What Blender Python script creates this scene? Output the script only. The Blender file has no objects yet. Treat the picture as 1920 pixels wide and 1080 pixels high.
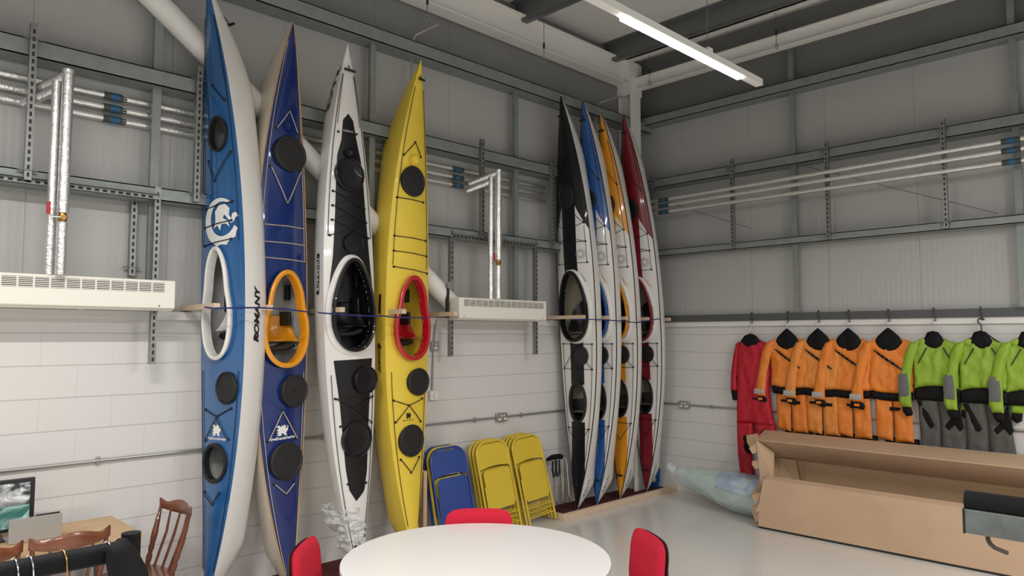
import bpy, bmesh, math, random
from mathutils import Vector, Matrix, noise, geometry
random.seed(7)
SC = bpy.context.scene
COL = SC.collection
PI = math.pi

# ------------------------------------------------------------------ camera of the photograph
FPX = 1360.6
YAW, PITCH = math.radians(45.325), math.radians(3.81)
CAM = Vector((-8.172, -5.744, 1.98))
FW = Vector((math.cos(YAW)*math.cos(PITCH), math.sin(YAW)*math.cos(PITCH), math.sin(PITCH)))
RT = Vector((math.sin(YAW), -math.cos(YAW), 0))
UP = RT.cross(FW)
cd = bpy.data.cameras.new('camera'); cam = bpy.data.objects.new('camera', cd); COL.objects.link(cam)
cd.sensor_width = 36; cd.lens = 36*FPX/1920; cd.clip_start = 0.05; cd.clip_end = 100
cam.matrix_world = Matrix((( RT.x, UP.x, -FW.x, CAM.x), (RT.y, UP.y, -FW.y, CAM.y), (RT.z, UP.z, -FW.z, CAM.z), (0, 0, 0, 1)))
SC.camera = cam

def ray(px, py): return FW*FPX + RT*(px-960) - UP*(py-540)
def PA(px, py, y=0.0):          # point at distance y from the left wall (plane y = const)
    d = ray(px, py); return CAM + d*((y-CAM.y)/d.y)
def PB(px, py, x=0.0):          # point on a plane parallel to the right wall
    d = ray(px, py); return CAM + d*((x-CAM.x)/d.x)
def PF(px, py, z=0.0):          # point at height z
    d = ray(px, py); return CAM + d*((z-CAM.z)/d.z)
def PD(px, py, dist): return CAM + ray(px, py)*(dist/FPX)

# ------------------------------------------------------------------ materials
MATS = {}
def mat(name, col, rough=0.5, metal=0.0, coat=0.0, noise_amt=0.0, noise_scale=8.0, bump=0.0, bump_scale=60.0, alpha=1.0, emit=0.0, spec=0.5, trans=0.0, stretch=None, two=None):
    m = bpy.data.materials.new(name); m.use_nodes = True
    nt = m.node_tree; b = nt.nodes['Principled BSDF']
    c = (*col, 1)
    b.inputs['Base Color'].default_value = c
    b.inputs['Roughness'].default_value = rough; b.inputs['Metallic'].default_value = metal
    b.inputs['Coat Weight'].default_value = coat; b.inputs['Coat Roughness'].default_value = 0.04
    b.inputs['Specular IOR Level'].default_value = spec
    b.inputs['Alpha'].default_value = alpha
    b.inputs['Transmission Weight'].default_value = trans
    if emit:
        b.inputs['Emission Color'].default_value = c; b.inputs['Emission Strength'].default_value = emit
    tc = nt.nodes.new('ShaderNodeTexCoord')
    vec = tc.outputs['Object']
    if stretch:
        mp = nt.nodes.new('ShaderNodeMapping'); mp.inputs['Scale'].default_value = stretch
        nt.links.new(vec, mp.inputs['Vector']); vec = mp.outputs['Vector']
    if noise_amt or two:
        n = nt.nodes.new('ShaderNodeTexNoise'); n.inputs['Scale'].default_value = noise_scale; n.inputs['Detail'].default_value = 5
        nt.links.new(vec, n.inputs['Vector'])
        r = nt.nodes.new('ShaderNodeValToRGB'); r.color_ramp.elements[0].position = 0.3; r.color_ramp.elements[1].position = 0.7
        lo = tuple(max(0, v*(1-noise_amt)) for v in col) if not two else two
        r.color_ramp.elements[0].color = (*lo, 1); r.color_ramp.elements[1].color = (*[min(1, v*(1+noise_amt*0.5)) for v in col], 1)
        nt.links.new(n.outputs['Fac'], r.inputs['Fac']); nt.links.new(r.outputs['Color'], b.inputs['Base Color'])
    if bump:
        n2 = nt.nodes.new('ShaderNodeTexNoise'); n2.inputs['Scale'].default_value = bump_scale; n2.inputs['Detail'].default_value = 3
        nt.links.new(vec, n2.inputs['Vector'])
        bp = nt.nodes.new('ShaderNodeBump'); bp.inputs['Strength'].default_value = bump; bp.inputs['Distance'].default_value = 0.01
        nt.links.new(n2.outputs['Fac'], bp.inputs['Height']); nt.links.new(bp.outputs['Normal'], b.inputs['Normal'])
    MATS[name] = m
    return m

def block_mat(name, axis):
    m = mat(name, (0.66, 0.645, 0.63), 0.55)
    nt = m.node_tree; b = nt.nodes['Principled BSDF']
    tc = nt.nodes.new('ShaderNodeTexCoord'); sp = nt.nodes.new('ShaderNodeSeparateXYZ'); cb = nt.nodes.new('ShaderNodeCombineXYZ')
    nt.links.new(tc.outputs['Object'], sp.inputs[0])
    nt.links.new(sp.outputs[axis], cb.inputs[0]); nt.links.new(sp.outputs[2], cb.inputs[1])
    br = nt.nodes.new('ShaderNodeTexBrick')
    br.inputs['Scale'].default_value = 1.0; br.inputs['Brick Width'].default_value = 0.45; br.inputs['Row Height'].default_value = 0.2225
    br.inputs['Mortar Size'].default_value = 0.0028; br.inputs['Mortar Smooth'].default_value = 0.4; br.inputs['Bias'].default_value = 0
    br.inputs['Color1'].default_value = (0.66, 0.645, 0.63, 1); br.inputs['Color2'].default_value = (0.69, 0.675, 0.66, 1); br.inputs['Mortar'].default_value = (0.56, 0.545, 0.53, 1)
    nt.links.new(cb.outputs[0], br.inputs['Vector'])
    def M(op, a, bb=None, c=None):
        n = nt.nodes.new('ShaderNodeMath'); n.operation = op
        for i, v in enumerate((a, bb, c)):
            if v is None: continue
            if isinstance(v, (int, float)): n.inputs[i].default_value = v
            else: nt.links.new(v, n.inputs[i])
        return n.outputs[0]
    bed = M('LESS_THAN', M('PINGPONG', sp.outputs[2], 0.11125), 0.0042)      # bed joints read stronger than the filled perpends
    jt = M('MAXIMUM', M('MULTIPLY', br.outputs['Fac'], 0.30), bed)
    mixc = nt.nodes.new('ShaderNodeMix'); mixc.data_type = 'RGBA'; nt.links.new(jt, mixc.inputs[0]); mixc.inputs[6].default_value = (0.67, 0.655, 0.64, 1); mixc.inputs[7].default_value = (0.50, 0.485, 0.47, 1)
    nt.links.new(mixc.outputs[2], b.inputs['Base Color'])
    no = nt.nodes.new('ShaderNodeTexNoise'); no.inputs['Scale'].default_value = 90; no.inputs['Detail'].default_value = 4
    nt.links.new(tc.outputs['Object'], no.inputs['Vector'])
    mx = nt.nodes.new('ShaderNodeMath'); mx.operation = 'MULTIPLY_ADD'; mx.inputs[1].default_value = 0.12
    nt.links.new(no.outputs['Fac'], mx.inputs[0])
    inv = nt.nodes.new('ShaderNodeMath'); inv.operation = 'MULTIPLY'; inv.inputs[1].default_value = -1.0
    nt.links.new(jt, inv.inputs[0]); nt.links.new(inv.outputs[0], mx.inputs[2])
    bp = nt.nodes.new('ShaderNodeBump'); bp.inputs['Strength'].default_value = 0.5; bp.inputs['Distance'].default_value = 0.006
    nt.links.new(mx.outputs[0], bp.inputs['Height']); nt.links.new(bp.outputs['Normal'], b.inputs['Normal'])
    return m

def clad_mat(name, axis, off, col, pitch=0.92, rib=0.05):
    """micro-ribbed composite panel: fine vertical ribs and a seam every `pitch` metres"""
    m = mat(name, col, 0.42, spec=0.4)
    nt = m.node_tree; b = nt.nodes['Principled BSDF']
    tc = nt.nodes.new('ShaderNodeTexCoord'); sp = nt.nodes.new('ShaderNodeSeparateXYZ'); nt.links.new(tc.outputs['Object'], sp.inputs[0])
    def M(op, a, bb=None, c=None):
        n = nt.nodes.new('ShaderNodeMath'); n.operation = op
        for i, v in enumerate((a, bb, c)):
            if v is None: continue
            if isinstance(v, (int, float)): n.inputs[i].default_value = v
            else: nt.links.new(v, n.inputs[i])
        return n.outputs[0]
    x = M('ADD', sp.outputs[axis], off)
    t = M('PINGPONG', x, pitch/2)             # 0 at a seam
    seam = M('LESS_THAN', t, 0.004)
    ribs = M('MULTIPLY', M('SINE', M('MULTIPLY', x, 2*PI/rib)), 0.12)
    h = M('SUBTRACT', ribs, seam)
    bp = nt.nodes.new('ShaderNodeBump'); bp.inputs['Strength'].default_value = 0.5; bp.inputs['Distance'].default_value = 0.006
    nt.links.new(h, bp.inputs['Height']); nt.links.new(bp.outputs['Normal'], b.inputs['Normal'])
    mix = nt.nodes.new('ShaderNodeMix'); mix.data_type = 'RGBA'
    nt.links.new(seam, mix.inputs[0]); mix.inputs[6].default_value = (*col, 1); mix.inputs[7].default_value = (*[v*0.78 for v in col], 1)
    nt.links.new(mix.outputs[2], b.inputs['Base Color'])
    return m

def wood_mat(name, c1, c2, scale=6, stretch=(1, 12, 12), rough=0.5, coat=0.0):
    m = mat(name, c1, rough, coat=coat, two=c2, noise_scale=scale, stretch=stretch)
    return m

WHITE = mat('white_paint', (0.78, 0.77, 0.74), 0.4)
CREAM = mat('cream_enamel', (0.80, 0.775, 0.70), 0.35)
STEELW = mat('pale_steel_paint', (0.80, 0.785, 0.75), 0.45)
GALV = mat('galvanised_steel', (0.27, 0.30, 0.29), 0.45, metal=0.35, noise_amt=0.12, noise_scale=14)
GALVD = mat('dark_galvanised_steel', (0.15, 0.16, 0.165), 0.45, metal=0.45, noise_amt=0.1)
PURLIN = mat('purlin_steel', (0.15, 0.16, 0.162), 0.5, metal=0.3)
STRUT = mat('slotted_channel_steel', (0.30, 0.31, 0.30), 0.4, metal=0.7, noise_amt=0.2, noise_scale=20)
FOIL = mat('foil_lagging', (0.82, 0.82, 0.80), 0.3, metal=0.85, bump=0.45, bump_scale=45, noise_amt=0.08)
CHROME = mat('chrome', (0.8, 0.8, 0.8), 0.12, metal=1)
DARKHOLE = mat('slot_black', (0.012, 0.012, 0.014), 0.6)
RUBBER = mat('black_rubber', (0.012, 0.012, 0.013), 0.55, bump=0.1)
BLACKG = mat('black_gelcoat', (0.006, 0.006, 0.008), 0.38, coat=0.2, spec=0.3)
BLACKP = mat('black_plastic', (0.015, 0.015, 0.016), 0.4)
FOAMBLK = mat('black_foam', (0.006, 0.006, 0.007), 0.7, spec=0.15, bump=0.2, bump_scale=200)
CORDB = mat('black_cord', (0.01, 0.01, 0.01), 0.7)
CORDT = mat('tan_cord', (0.52, 0.43, 0.30), 0.7)
GELW = mat('white_gelcoat', (0.78, 0.765, 0.735), 0.22, coat=0.7)
GELC = mat('ivory_gelcoat', (0.62, 0.56, 0.46), 0.25, coat=0.6)
KBLUE = mat('mid_blue_gelcoat', (0.012, 0.105, 0.30), 0.22, coat=0.9)
KNAVY = mat('royal_blue_gelcoat', (0.002, 0.022, 0.145), 0.22, coat=0.8, spec=0.3)
KYEL = mat('yellow_polyethylene', (0.86, 0.63, 0.065), 0.38, noise_amt=0.04, coat=0.15)
KORG = mat('orange_gelcoat', (0.78, 0.31, 0.008), 0.22, coat=0.7)
KRED = mat('dark_red_gelcoat', (0.22, 0.008, 0.016), 0.22, coat=0.8)
RIMRED = mat('red_gelcoat', (0.50, 0.008, 0.02), 0.25, coat=0.8)
KBL2 = mat('bright_blue_gelcoat', (0.012, 0.10, 0.36), 0.22, coat=0.9)
INW = mat('white_fibreglass_inside', (0.42, 0.42, 0.41), 0.6, bump=0.3, bump_scale=300)
INB = mat('beige_fibreglass_inside', (0.34, 0.31, 0.22), 0.6, bump=0.3, bump_scale=300)
DECALW = mat('white_lettering', (0.82, 0.82, 0.80), 0.4)
DECALK = mat('black_lettering', (0.01, 0.01, 0.01), 0.4)
DECALO = mat('orange_lettering', (0.65, 0.28, 0.05), 0.4)
DECALG = mat('grey_lettering', (0.22, 0.22, 0.23), 0.4)
PINE = wood_mat('planed_pine', (0.70, 0.53, 0.38), (0.58, 0.40, 0.26), 5, (3, 3, 14))
PINEX = wood_mat('planed_pine_batten', (0.72, 0.57, 0.43), (0.60, 0.44, 0.31), 5, (1.5, 14, 14))
DESKW = wood_mat('oak_board', (0.62, 0.43, 0.24), (0.46, 0.28, 0.13), 4, (1.2, 12, 12), 0.45)
BROWNW = wood_mat('varnished_beech', (0.17, 0.048, 0.018), (0.10, 0.026, 0.010), 5, (8, 8, 1.5), 0.3, coat=0.5)
BROWNX = wood_mat('varnished_beech_flat', (0.21, 0.065, 0.024), (0.13, 0.036, 0.013), 4, (2, 10, 2), 0.3, coat=0.5)
CARPET = mat('dark_red_carpet', (0.085, 0.006, 0.010), 0.95, bump=0.6, bump_scale=350, noise_amt=0.2, noise_scale=60)
YCH = mat('yellow_enamel', (0.66, 0.48, 0.045), 0.35, coat=0.2)
BCH = mat('blue_enamel', (0.018, 0.055, 0.26), 0.35, coat=0.2)
REDF = mat('red_upholstery', (0.56, 0.006, 0.032), 0.85, bump=0.25, bump_scale=500)
LAM = mat('white_laminate', (0.80, 0.79, 0.775), 0.3)
EDGE = mat('grey_edge_band', (0.40, 0.38, 0.36), 0.5)
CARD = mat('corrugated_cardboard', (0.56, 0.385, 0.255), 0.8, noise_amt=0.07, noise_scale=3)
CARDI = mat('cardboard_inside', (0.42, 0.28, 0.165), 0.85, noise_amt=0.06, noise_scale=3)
REDS = mat('red_nylon', (0.46, 0.006, 0.022), 0.6, bump=0.2, bump_scale=25)
ORS = mat('orange_nylon', (0.80, 0.235, 0.03), 0.55, bump=0.2, bump_scale=25)
ORS2 = mat('amber_nylon', (0.78, 0.28, 0.05), 0.55, bump=0.2, bump_scale=25)
GRS = mat('lime_green_nylon', (0.26, 0.42, 0.03), 0.55, bump=0.2, bump_scale=25)
GYS = mat('charcoal_grey_nylon', (0.095, 0.092, 0.085), 0.65, bump=0.2, bump_scale=25)
GYP = mat('grey_patch_cloth', (0.13, 0.13, 0.135), 0.7)
REFL = mat('reflective_tape', (0.42, 0.41, 0.39), 0.5)
NEO = mat('black_neoprene', (0.006, 0.006, 0.007), 0.7, spec=0.2)
SOCK = mat('metal_socket_plate', (0.42, 0.41, 0.40), 0.35, metal=0.7)
CONDUIT = mat('galvanised_conduit', (0.42, 0.42, 0.41), 0.38, metal=0.8)
BLUV = mat('blue_identification_band', (0.02, 0.10, 0.22), 0.45)
GRNV = mat('olive_identification_band', (0.05, 0.06, 0.045), 0.5)
BRASS = mat('brass', (0.45, 0.25, 0.08), 0.3, metal=1)
REDP = mat('red_plastic', (0.42, 0.02, 0.03), 0.4)
ROPE = mat('blue_rope', (0.015, 0.02, 0.14), 0.6)
RAILG = mat('dark_grey_steel_paint', (0.085, 0.09, 0.095), 0.5)
FILM = mat('clear_plastic_film', (0.72, 0.88, 0.86), 0.12, alpha=0.42, coat=1.0, bump=0.9, bump_scale=18)
FILM2 = mat('crumpled_clear_film', (0.85, 0.86, 0.86), 0.15, alpha=0.5, coat=1.0, bump=1.0, bump_scale=30)
BUBBLE = mat('pale_green_wrapped_hull', (0.50, 0.60, 0.57), 0.3, coat=0.6, noise_amt=0.15, noise_scale=9, bump=0.8, bump_scale=20)
BLUEFILM = mat('pale_blue_film', (0.36, 0.45, 0.58), 0.25, coat=0.8, noise_amt=0.25, noise_scale=14, bump=0.9, bump_scale=16)
SILVER = mat('silver_case', (0.36, 0.35, 0.33), 0.45, metal=0.2)
LED = mat('led_diffuser', (1.0, 0.985, 0.96), 0.4, emit=14.0)
CEIL = mat('pale_roof_liner', (0.72, 0.71, 0.69), 0.55, noise_amt=0.03)

# ------------------------------------------------------------------ mesh helpers
class MB:
    def __init__(s): s.bm = bmesh.new()
    def box(s, x0, x1, y0, y1, z0, z1, M=None):
        vs = [s.bm.verts.new(Vector((x, y, z))) for x in (x0, x1) for y in (y0, y1) for z in (z0, z1)]
        if M is not None:
            for v in vs: v.co = M @ v.co
        for f in ((0, 1, 3, 2), (4, 6, 7, 5), (0, 4, 5, 1), (2, 3, 7, 6), (0, 2, 6, 4), (1, 5, 7, 3)):
            s.bm.faces.new([vs[i] for i in f])
        return s
    def prism(s, poly, h0, h1, M=None, axis='z'):
        """polygon in two coordinates extruded along the third"""
        def P(a, b, h):
            v = Vector((a, b, h)) if axis == 'z' else (Vector((a, h, b)) if axis == 'y' else Vector((h, a, b)))
            return M @ v if M is not None else v
        lo = [s.bm.verts.new(P(a, b, h0)) for a, b in poly]; hi = [s.bm.verts.new(P(a, b, h1)) for a, b in poly]
        n = len(poly)
        s.bm.faces.new(lo); s.bm.faces.new(list(reversed(hi)))
        for i in range(n):
            j = (i+1) % n; s.bm.faces.new([lo[i], hi[i], hi[j], lo[j]])
        return s
    def tube(s, pts, r, n=8, closed=False, flat=1.0, caps=True):
        pts = [Vector(p) for p in pts]; m = len(pts)
        rr = r if isinstance(r, (list, tuple)) else [r]*m
        rings = []; prev = None
        for i, p in enumerate(pts):
            if closed: t = pts[(i+1) % m]-pts[i-1]
            else: t = pts[min(i+1, m-1)]-pts[max(i-1, 0)]
            if t.length < 1e-9: t = Vector((0, 0, 1))
            t.normalize()
            if prev is None:
                a = Vector((0, 0, 1)) if abs(t.z) < 0.9 else Vector((1, 0, 0))
                u = t.cross(a).normalized()
            else:
                u = prev - t*prev.dot(t)
                u = u.normalized() if u.length > 1e-6 else t.orthogonal().normalized()
            prev = u; w = t.cross(u)
            rings.append([s.bm.verts.new(p + u*(rr[i]*math.cos(2*PI*k/n)) + w*(rr[i]*flat*math.sin(2*PI*k/n))) for k in range(n)])
        for i in range(m if closed else m-1):
            A, B = rings[i], rings[(i+1) % m]
            for k in range(n):
                s.bm.faces.new([A[k], A[(k+1) % n], B[(k+1) % n], B[k]])
        if not closed and caps:
            s.bm.faces.new(list(reversed(rings[0]))); s.bm.faces.new(rings[-1])
        return s
    def lathe(s, prof, n=24, M=None, sx=1.0, sy=1.0):
        """prof: list of (radius, height) revolved about local z"""
        rings = []
        for r, h in prof:
            if r <= 1e-6:
                v = Vector((0, 0, h)); rings.append([s.bm.verts.new(M @ v if M is not None else v)])
            else:
                rg = []
                for k in range(n):
                    v = Vector((r*sx*math.cos(2*PI*k/n), r*sy*math.sin(2*PI*k/n), h))
                    rg.append(s.bm.verts.new(M @ v if M is not None else v))
                rings.append(rg)
        for A, B in zip(rings, rings[1:]):
            if len(A) == 1 and len(B) == 1: continue
            for k in range(n):
                j = (k+1) % n
                if len(A) == 1: s.bm.faces.new([A[0], B[j], B[k]])
                elif len(B) == 1: s.bm.faces.new([A[k], A[j], B[0]])
                else: s.bm.faces.new([A[k], A[j], B[j], B[k]])
        return s
    def grid(s, f, nu, nv, skip=None):
        V = [[s.bm.verts.new(f(i/nu, j/nv)) for j in range(nv+1)] for i in range(nu+1)]
        for i in range(nu):
            for j in range(nv):
                if skip and skip((i+.5)/nu, (j+.5)/nv): continue
                s.bm.faces.new([V[i][j], V[i+1][j], V[i+1][j+1], V[i][j+1]])
        return s
    def tris(s, verts, faces):
        V = [s.bm.verts.new(v) for v in verts]
        for f in faces:
            try: s.bm.faces.new([V[i] for i in f])
            except ValueError: pass
        return s
    def mark(s, other):
        """take in another builder's faces as pattern faces with the second material"""
        other.bm.faces.ensure_lookup_table(); mp = {v: s.bm.verts.new(v.co) for v in other.bm.verts}
        for f in other.bm.faces:
            g = s.bm.faces.new([mp[v] for v in f.verts]); g.material_index = 1
        other.bm.free(); return s
    def build(s, name, material, parent=None, smooth=True, bevel=0.0, auto=35):
        bm = s.bm
        loose = [v for v in bm.verts if not v.link_faces]
        bmesh.ops.delete(bm, geom=loose, context='VERTS')
        bmesh.ops.recalc_face_normals(bm, faces=bm.faces)
        me = bpy.data.meshes.new(name); bm.to_mesh(me); bm.free()
        o = bpy.data.objects.new(name, me); COL.objects.link(o)
        me.materials.append(material)
        if smooth:
            me.shade_smooth()
            try: me.set_sharp_from_angle(angle=math.radians(auto))
            except Exception: pass
        if bevel:
            md = o.modifiers.new('bevel', 'BEVEL'); md.width = bevel; md.segments = 2; md.limit_method = 'ANGLE'
        if parent is not None: o.parent = parent
        return o

def tag(o, label=None, cat=None, group=None, kind=None):
    if label: o['label'] = label
    if cat: o['category'] = cat
    if group: o['group'] = group
    if kind: o['kind'] = kind
    return o
def empty(name, label, cat, group=None, loc=(0, 0, 0), M=None):
    o = bpy.data.objects.new(name, None); COL.objects.link(o); o.empty_display_size = 0.1
    if M is not None: o.matrix_world = M
    else: o.location = loc
    return tag(o, label, cat, group)
def struct(o): o['kind'] = 'structure'; return o
def copy_tree(o, parent=None, loc=None, rz=None):
    c = o.copy(); COL.objects.link(c); c.parent = parent
    if loc is not None: c.location = loc
    if rz is not None: c.rotation_euler = (0, 0, rz)
    for ch in list(o.children): copy_tree(ch, c)
    return c
def frame(origin, xa, za):
    """matrix with local z along za and local x as near xa as possible"""
    z = Vector(za).normalized(); x = Vector(xa); x = (x - z*x.dot(z)).normalized(); y = z.cross(x)
    return Matrix(((x.x, y.x, z.x, origin[0]), (x.y, y.y, z.y, origin[1]), (x.z, y.z, z.z, origin[2]), (0, 0, 0, 1)))

def text_tris(body, size=1.0, shear=0.0, bold=0.0):
    """triangulated outline of a piece of lettering, centred, in its own 2-D plane"""
    c = bpy.data.curves.new('t', 'FONT'); c.body = body; c.size = size; c.shear = shear; c.offset = bold; c.resolution_u = 2
    c.align_x = 'CENTER'; c.align_y = 'CENTER'
    o = bpy.data.objects.new('t', c); COL.objects.link(o)
    dg = bpy.context.evaluated_depsgraph_get(); me = bpy.data.meshes.new_from_object(o.evaluated_get(dg))
    vs = [(v.co.x, v.co.y) for v in me.vertices]; fs = [tuple(p.vertices) for p in me.polygons]
    bpy.data.objects.remove(o); bpy.data.curves.remove(c); bpy.data.meshes.remove(me)
    if vs:
        cx = (max(v[0] for v in vs)+min(v[0] for v in vs))/2; cy = (max(v[1] for v in vs)+min(v[1] for v in vs))/2
        vs = [(a-cx, b-cy) for a, b in vs]
    return vs, fs
def poly_tris(poly, step=None):
    pts = [Vector(p) for p in poly]
    if step:
        out = []
        for i, p in enumerate(pts):
            q = pts[(i+1) % len(pts)]; n = max(1, int((q-p).length/step))
            out += [p.lerp(q, k/n) for k in range(n)]
        pts = out
    nb = len(pts); extra = []
    if step:
        xs = [p.x for p in pts]; ys = [p.y for p in pts]
        def inside(x, y):
            c = False
            for i in range(nb):
                a, b = pts[i], pts[i-1]
                if (a.y > y) != (b.y > y) and x < (b.x-a.x)*(y-a.y)/(b.y-a.y)+a.x: c = not c
            return c
        def dist(x, y):
            P = Vector((x, y)); best = 9
            for i in range(nb):
                a, b = pts[i-1], pts[i]; ab = b-a; t = max(0, min(1, (P-a).dot(ab)/max(1e-12, ab.length_squared)))
                best = min(best, (P-(a+ab*t)).length)
            return best
        nx = int((max(xs)-min(xs))/step)+1; ny = int((max(ys)-min(ys))/step)+1
        for i in range(1, nx):
            for j in range(1, ny):
                x = min(xs)+i*step + (step/2 if j % 2 else 0); y = min(ys)+j*step
                if inside(x, y) and dist(x, y) > step*0.45: extra.append(Vector((x, y)))
    allp = pts+extra
    r = geometry.delaunay_2d_cdt(allp, [(i, (i+1) % nb) for i in range(nb)], [], 1, 1e-6)
    V = [(v.x, v.y) for v in r[0]]
    return V, [tuple(f) for f in r[2]], nb, pts
def puff(mb, poly, P, thick, step=0.02, edge=0.05, wr=0.0, seed=0.0, back=0.3):
    """a cloth-like solid with a given outline: P(u, v, h) places a point h in front of the garment plane"""
    V, F, nb, B = poly_tris(poly, step)
    def dist(x, y):
        q = Vector((x, y)); best = 9
        for i in range(len(B)):
            a, b = B[i-1], B[i]; ab = b-a; t = max(0, min(1, (q-a).dot(ab)/max(1e-12, ab.length_squared)))
            best = min(best, (q-(a+ab*t)).length)
        return best
    top = []; bot = []
    for (x, y) in V:
        d = dist(x, y); k = math.sqrt(max(0, 1-(1-min(1, d/edge))**2))
        w = wr*k*(noise.noise(Vector((x*14+seed, y*5, seed)))+0.5*noise.noise(Vector((x*30, y*12+seed, seed+3)))+0.5*noise.noise(Vector(((x+y)*18, (x-y)*7+seed, seed+5))))
        top.append(P(x, y, thick*k + w)); bot.append(P(x, y, -thick*k*back))
    n = len(V); bnd = [i for i in range(n) if dist(*V[i]) < 1e-5]
    bs = set(bnd)
    verts = top+[b for b in bot]
    mp = {i: (i if i in bs else i+n) for i in range(n)}
    faces = list(F)+[tuple(mp[i] for i in reversed(f)) for f in F]
    mb.tris(verts, faces)
    return mb

RACKM = mat('weathered_galvanised_tube', (0.13, 0.145, 0.14), 0.5, metal=0.3, noise_amt=0.3, noise_scale=25)
TANSTRIPE = mat('tan_gunwale_stripe', (0.50, 0.29, 0.11), 0.4, coat=0.4)
# ------------------------------------------------------------------ sea kayaks
DRAGON = [(-.50,-.42),(-.38,-.50),(-.10,-.50),(-.16,-.40),(-.05,-.30),(.08,-.36),(.05,-.48),(.36,-.50),(.30,-.38),(.26,-.26),(.38,-.12),(.46,.02),(.40,.12),(.50,.26),(.40,.40),(.38,.22),(.28,.10),(.24,.24),(.30,.46),(.16,.34),(.10,.50),(.02,.30),(-.08,.46),(-.12,.26),(-.20,.32),(-.30,.44),(-.44,.40),(-.54,.30),(-.40,.26),(-.34,.14),(-.44,.04),(-.50,.10),(-.46,-.06),(-.34,-.08),(-.40,-.20),(-.52,-.18),(-.42,-.30),(-.32,-.34)]
def swirl():
    P = []
    for i in range(30):
        a = math.radians(50+290*i/29); r = 0.5*(1+(0.09 if (a > math.radians(255) and i % 3 == 0) else 0)); P.append((r*math.cos(a), r*math.sin(a)))
    for i in range(26):
        a = math.radians(335-270*i/25); P.append((0.07+0.35*math.cos(a), 0.05+0.37*math.sin(a)))
    return P
SWIRL_OUT = swirl()
SWIRL_IN = [(.50,.08),(.42,.17),(.34,.14),(.32,.04),(.26,.12),(.28,.26),(.16,.36),(.0,.36),(-.13,.22),(-.12,.02),(-.18,-.14),(-.07,-.08),(.02,-.20),(.06,-.06),(.18,-.06),(.28,-.14),(.23,.0),(.10,.06),(.14,.14),(.25,.02),(.31,-.06),(.38,-.03),(.42,.06)]

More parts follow.
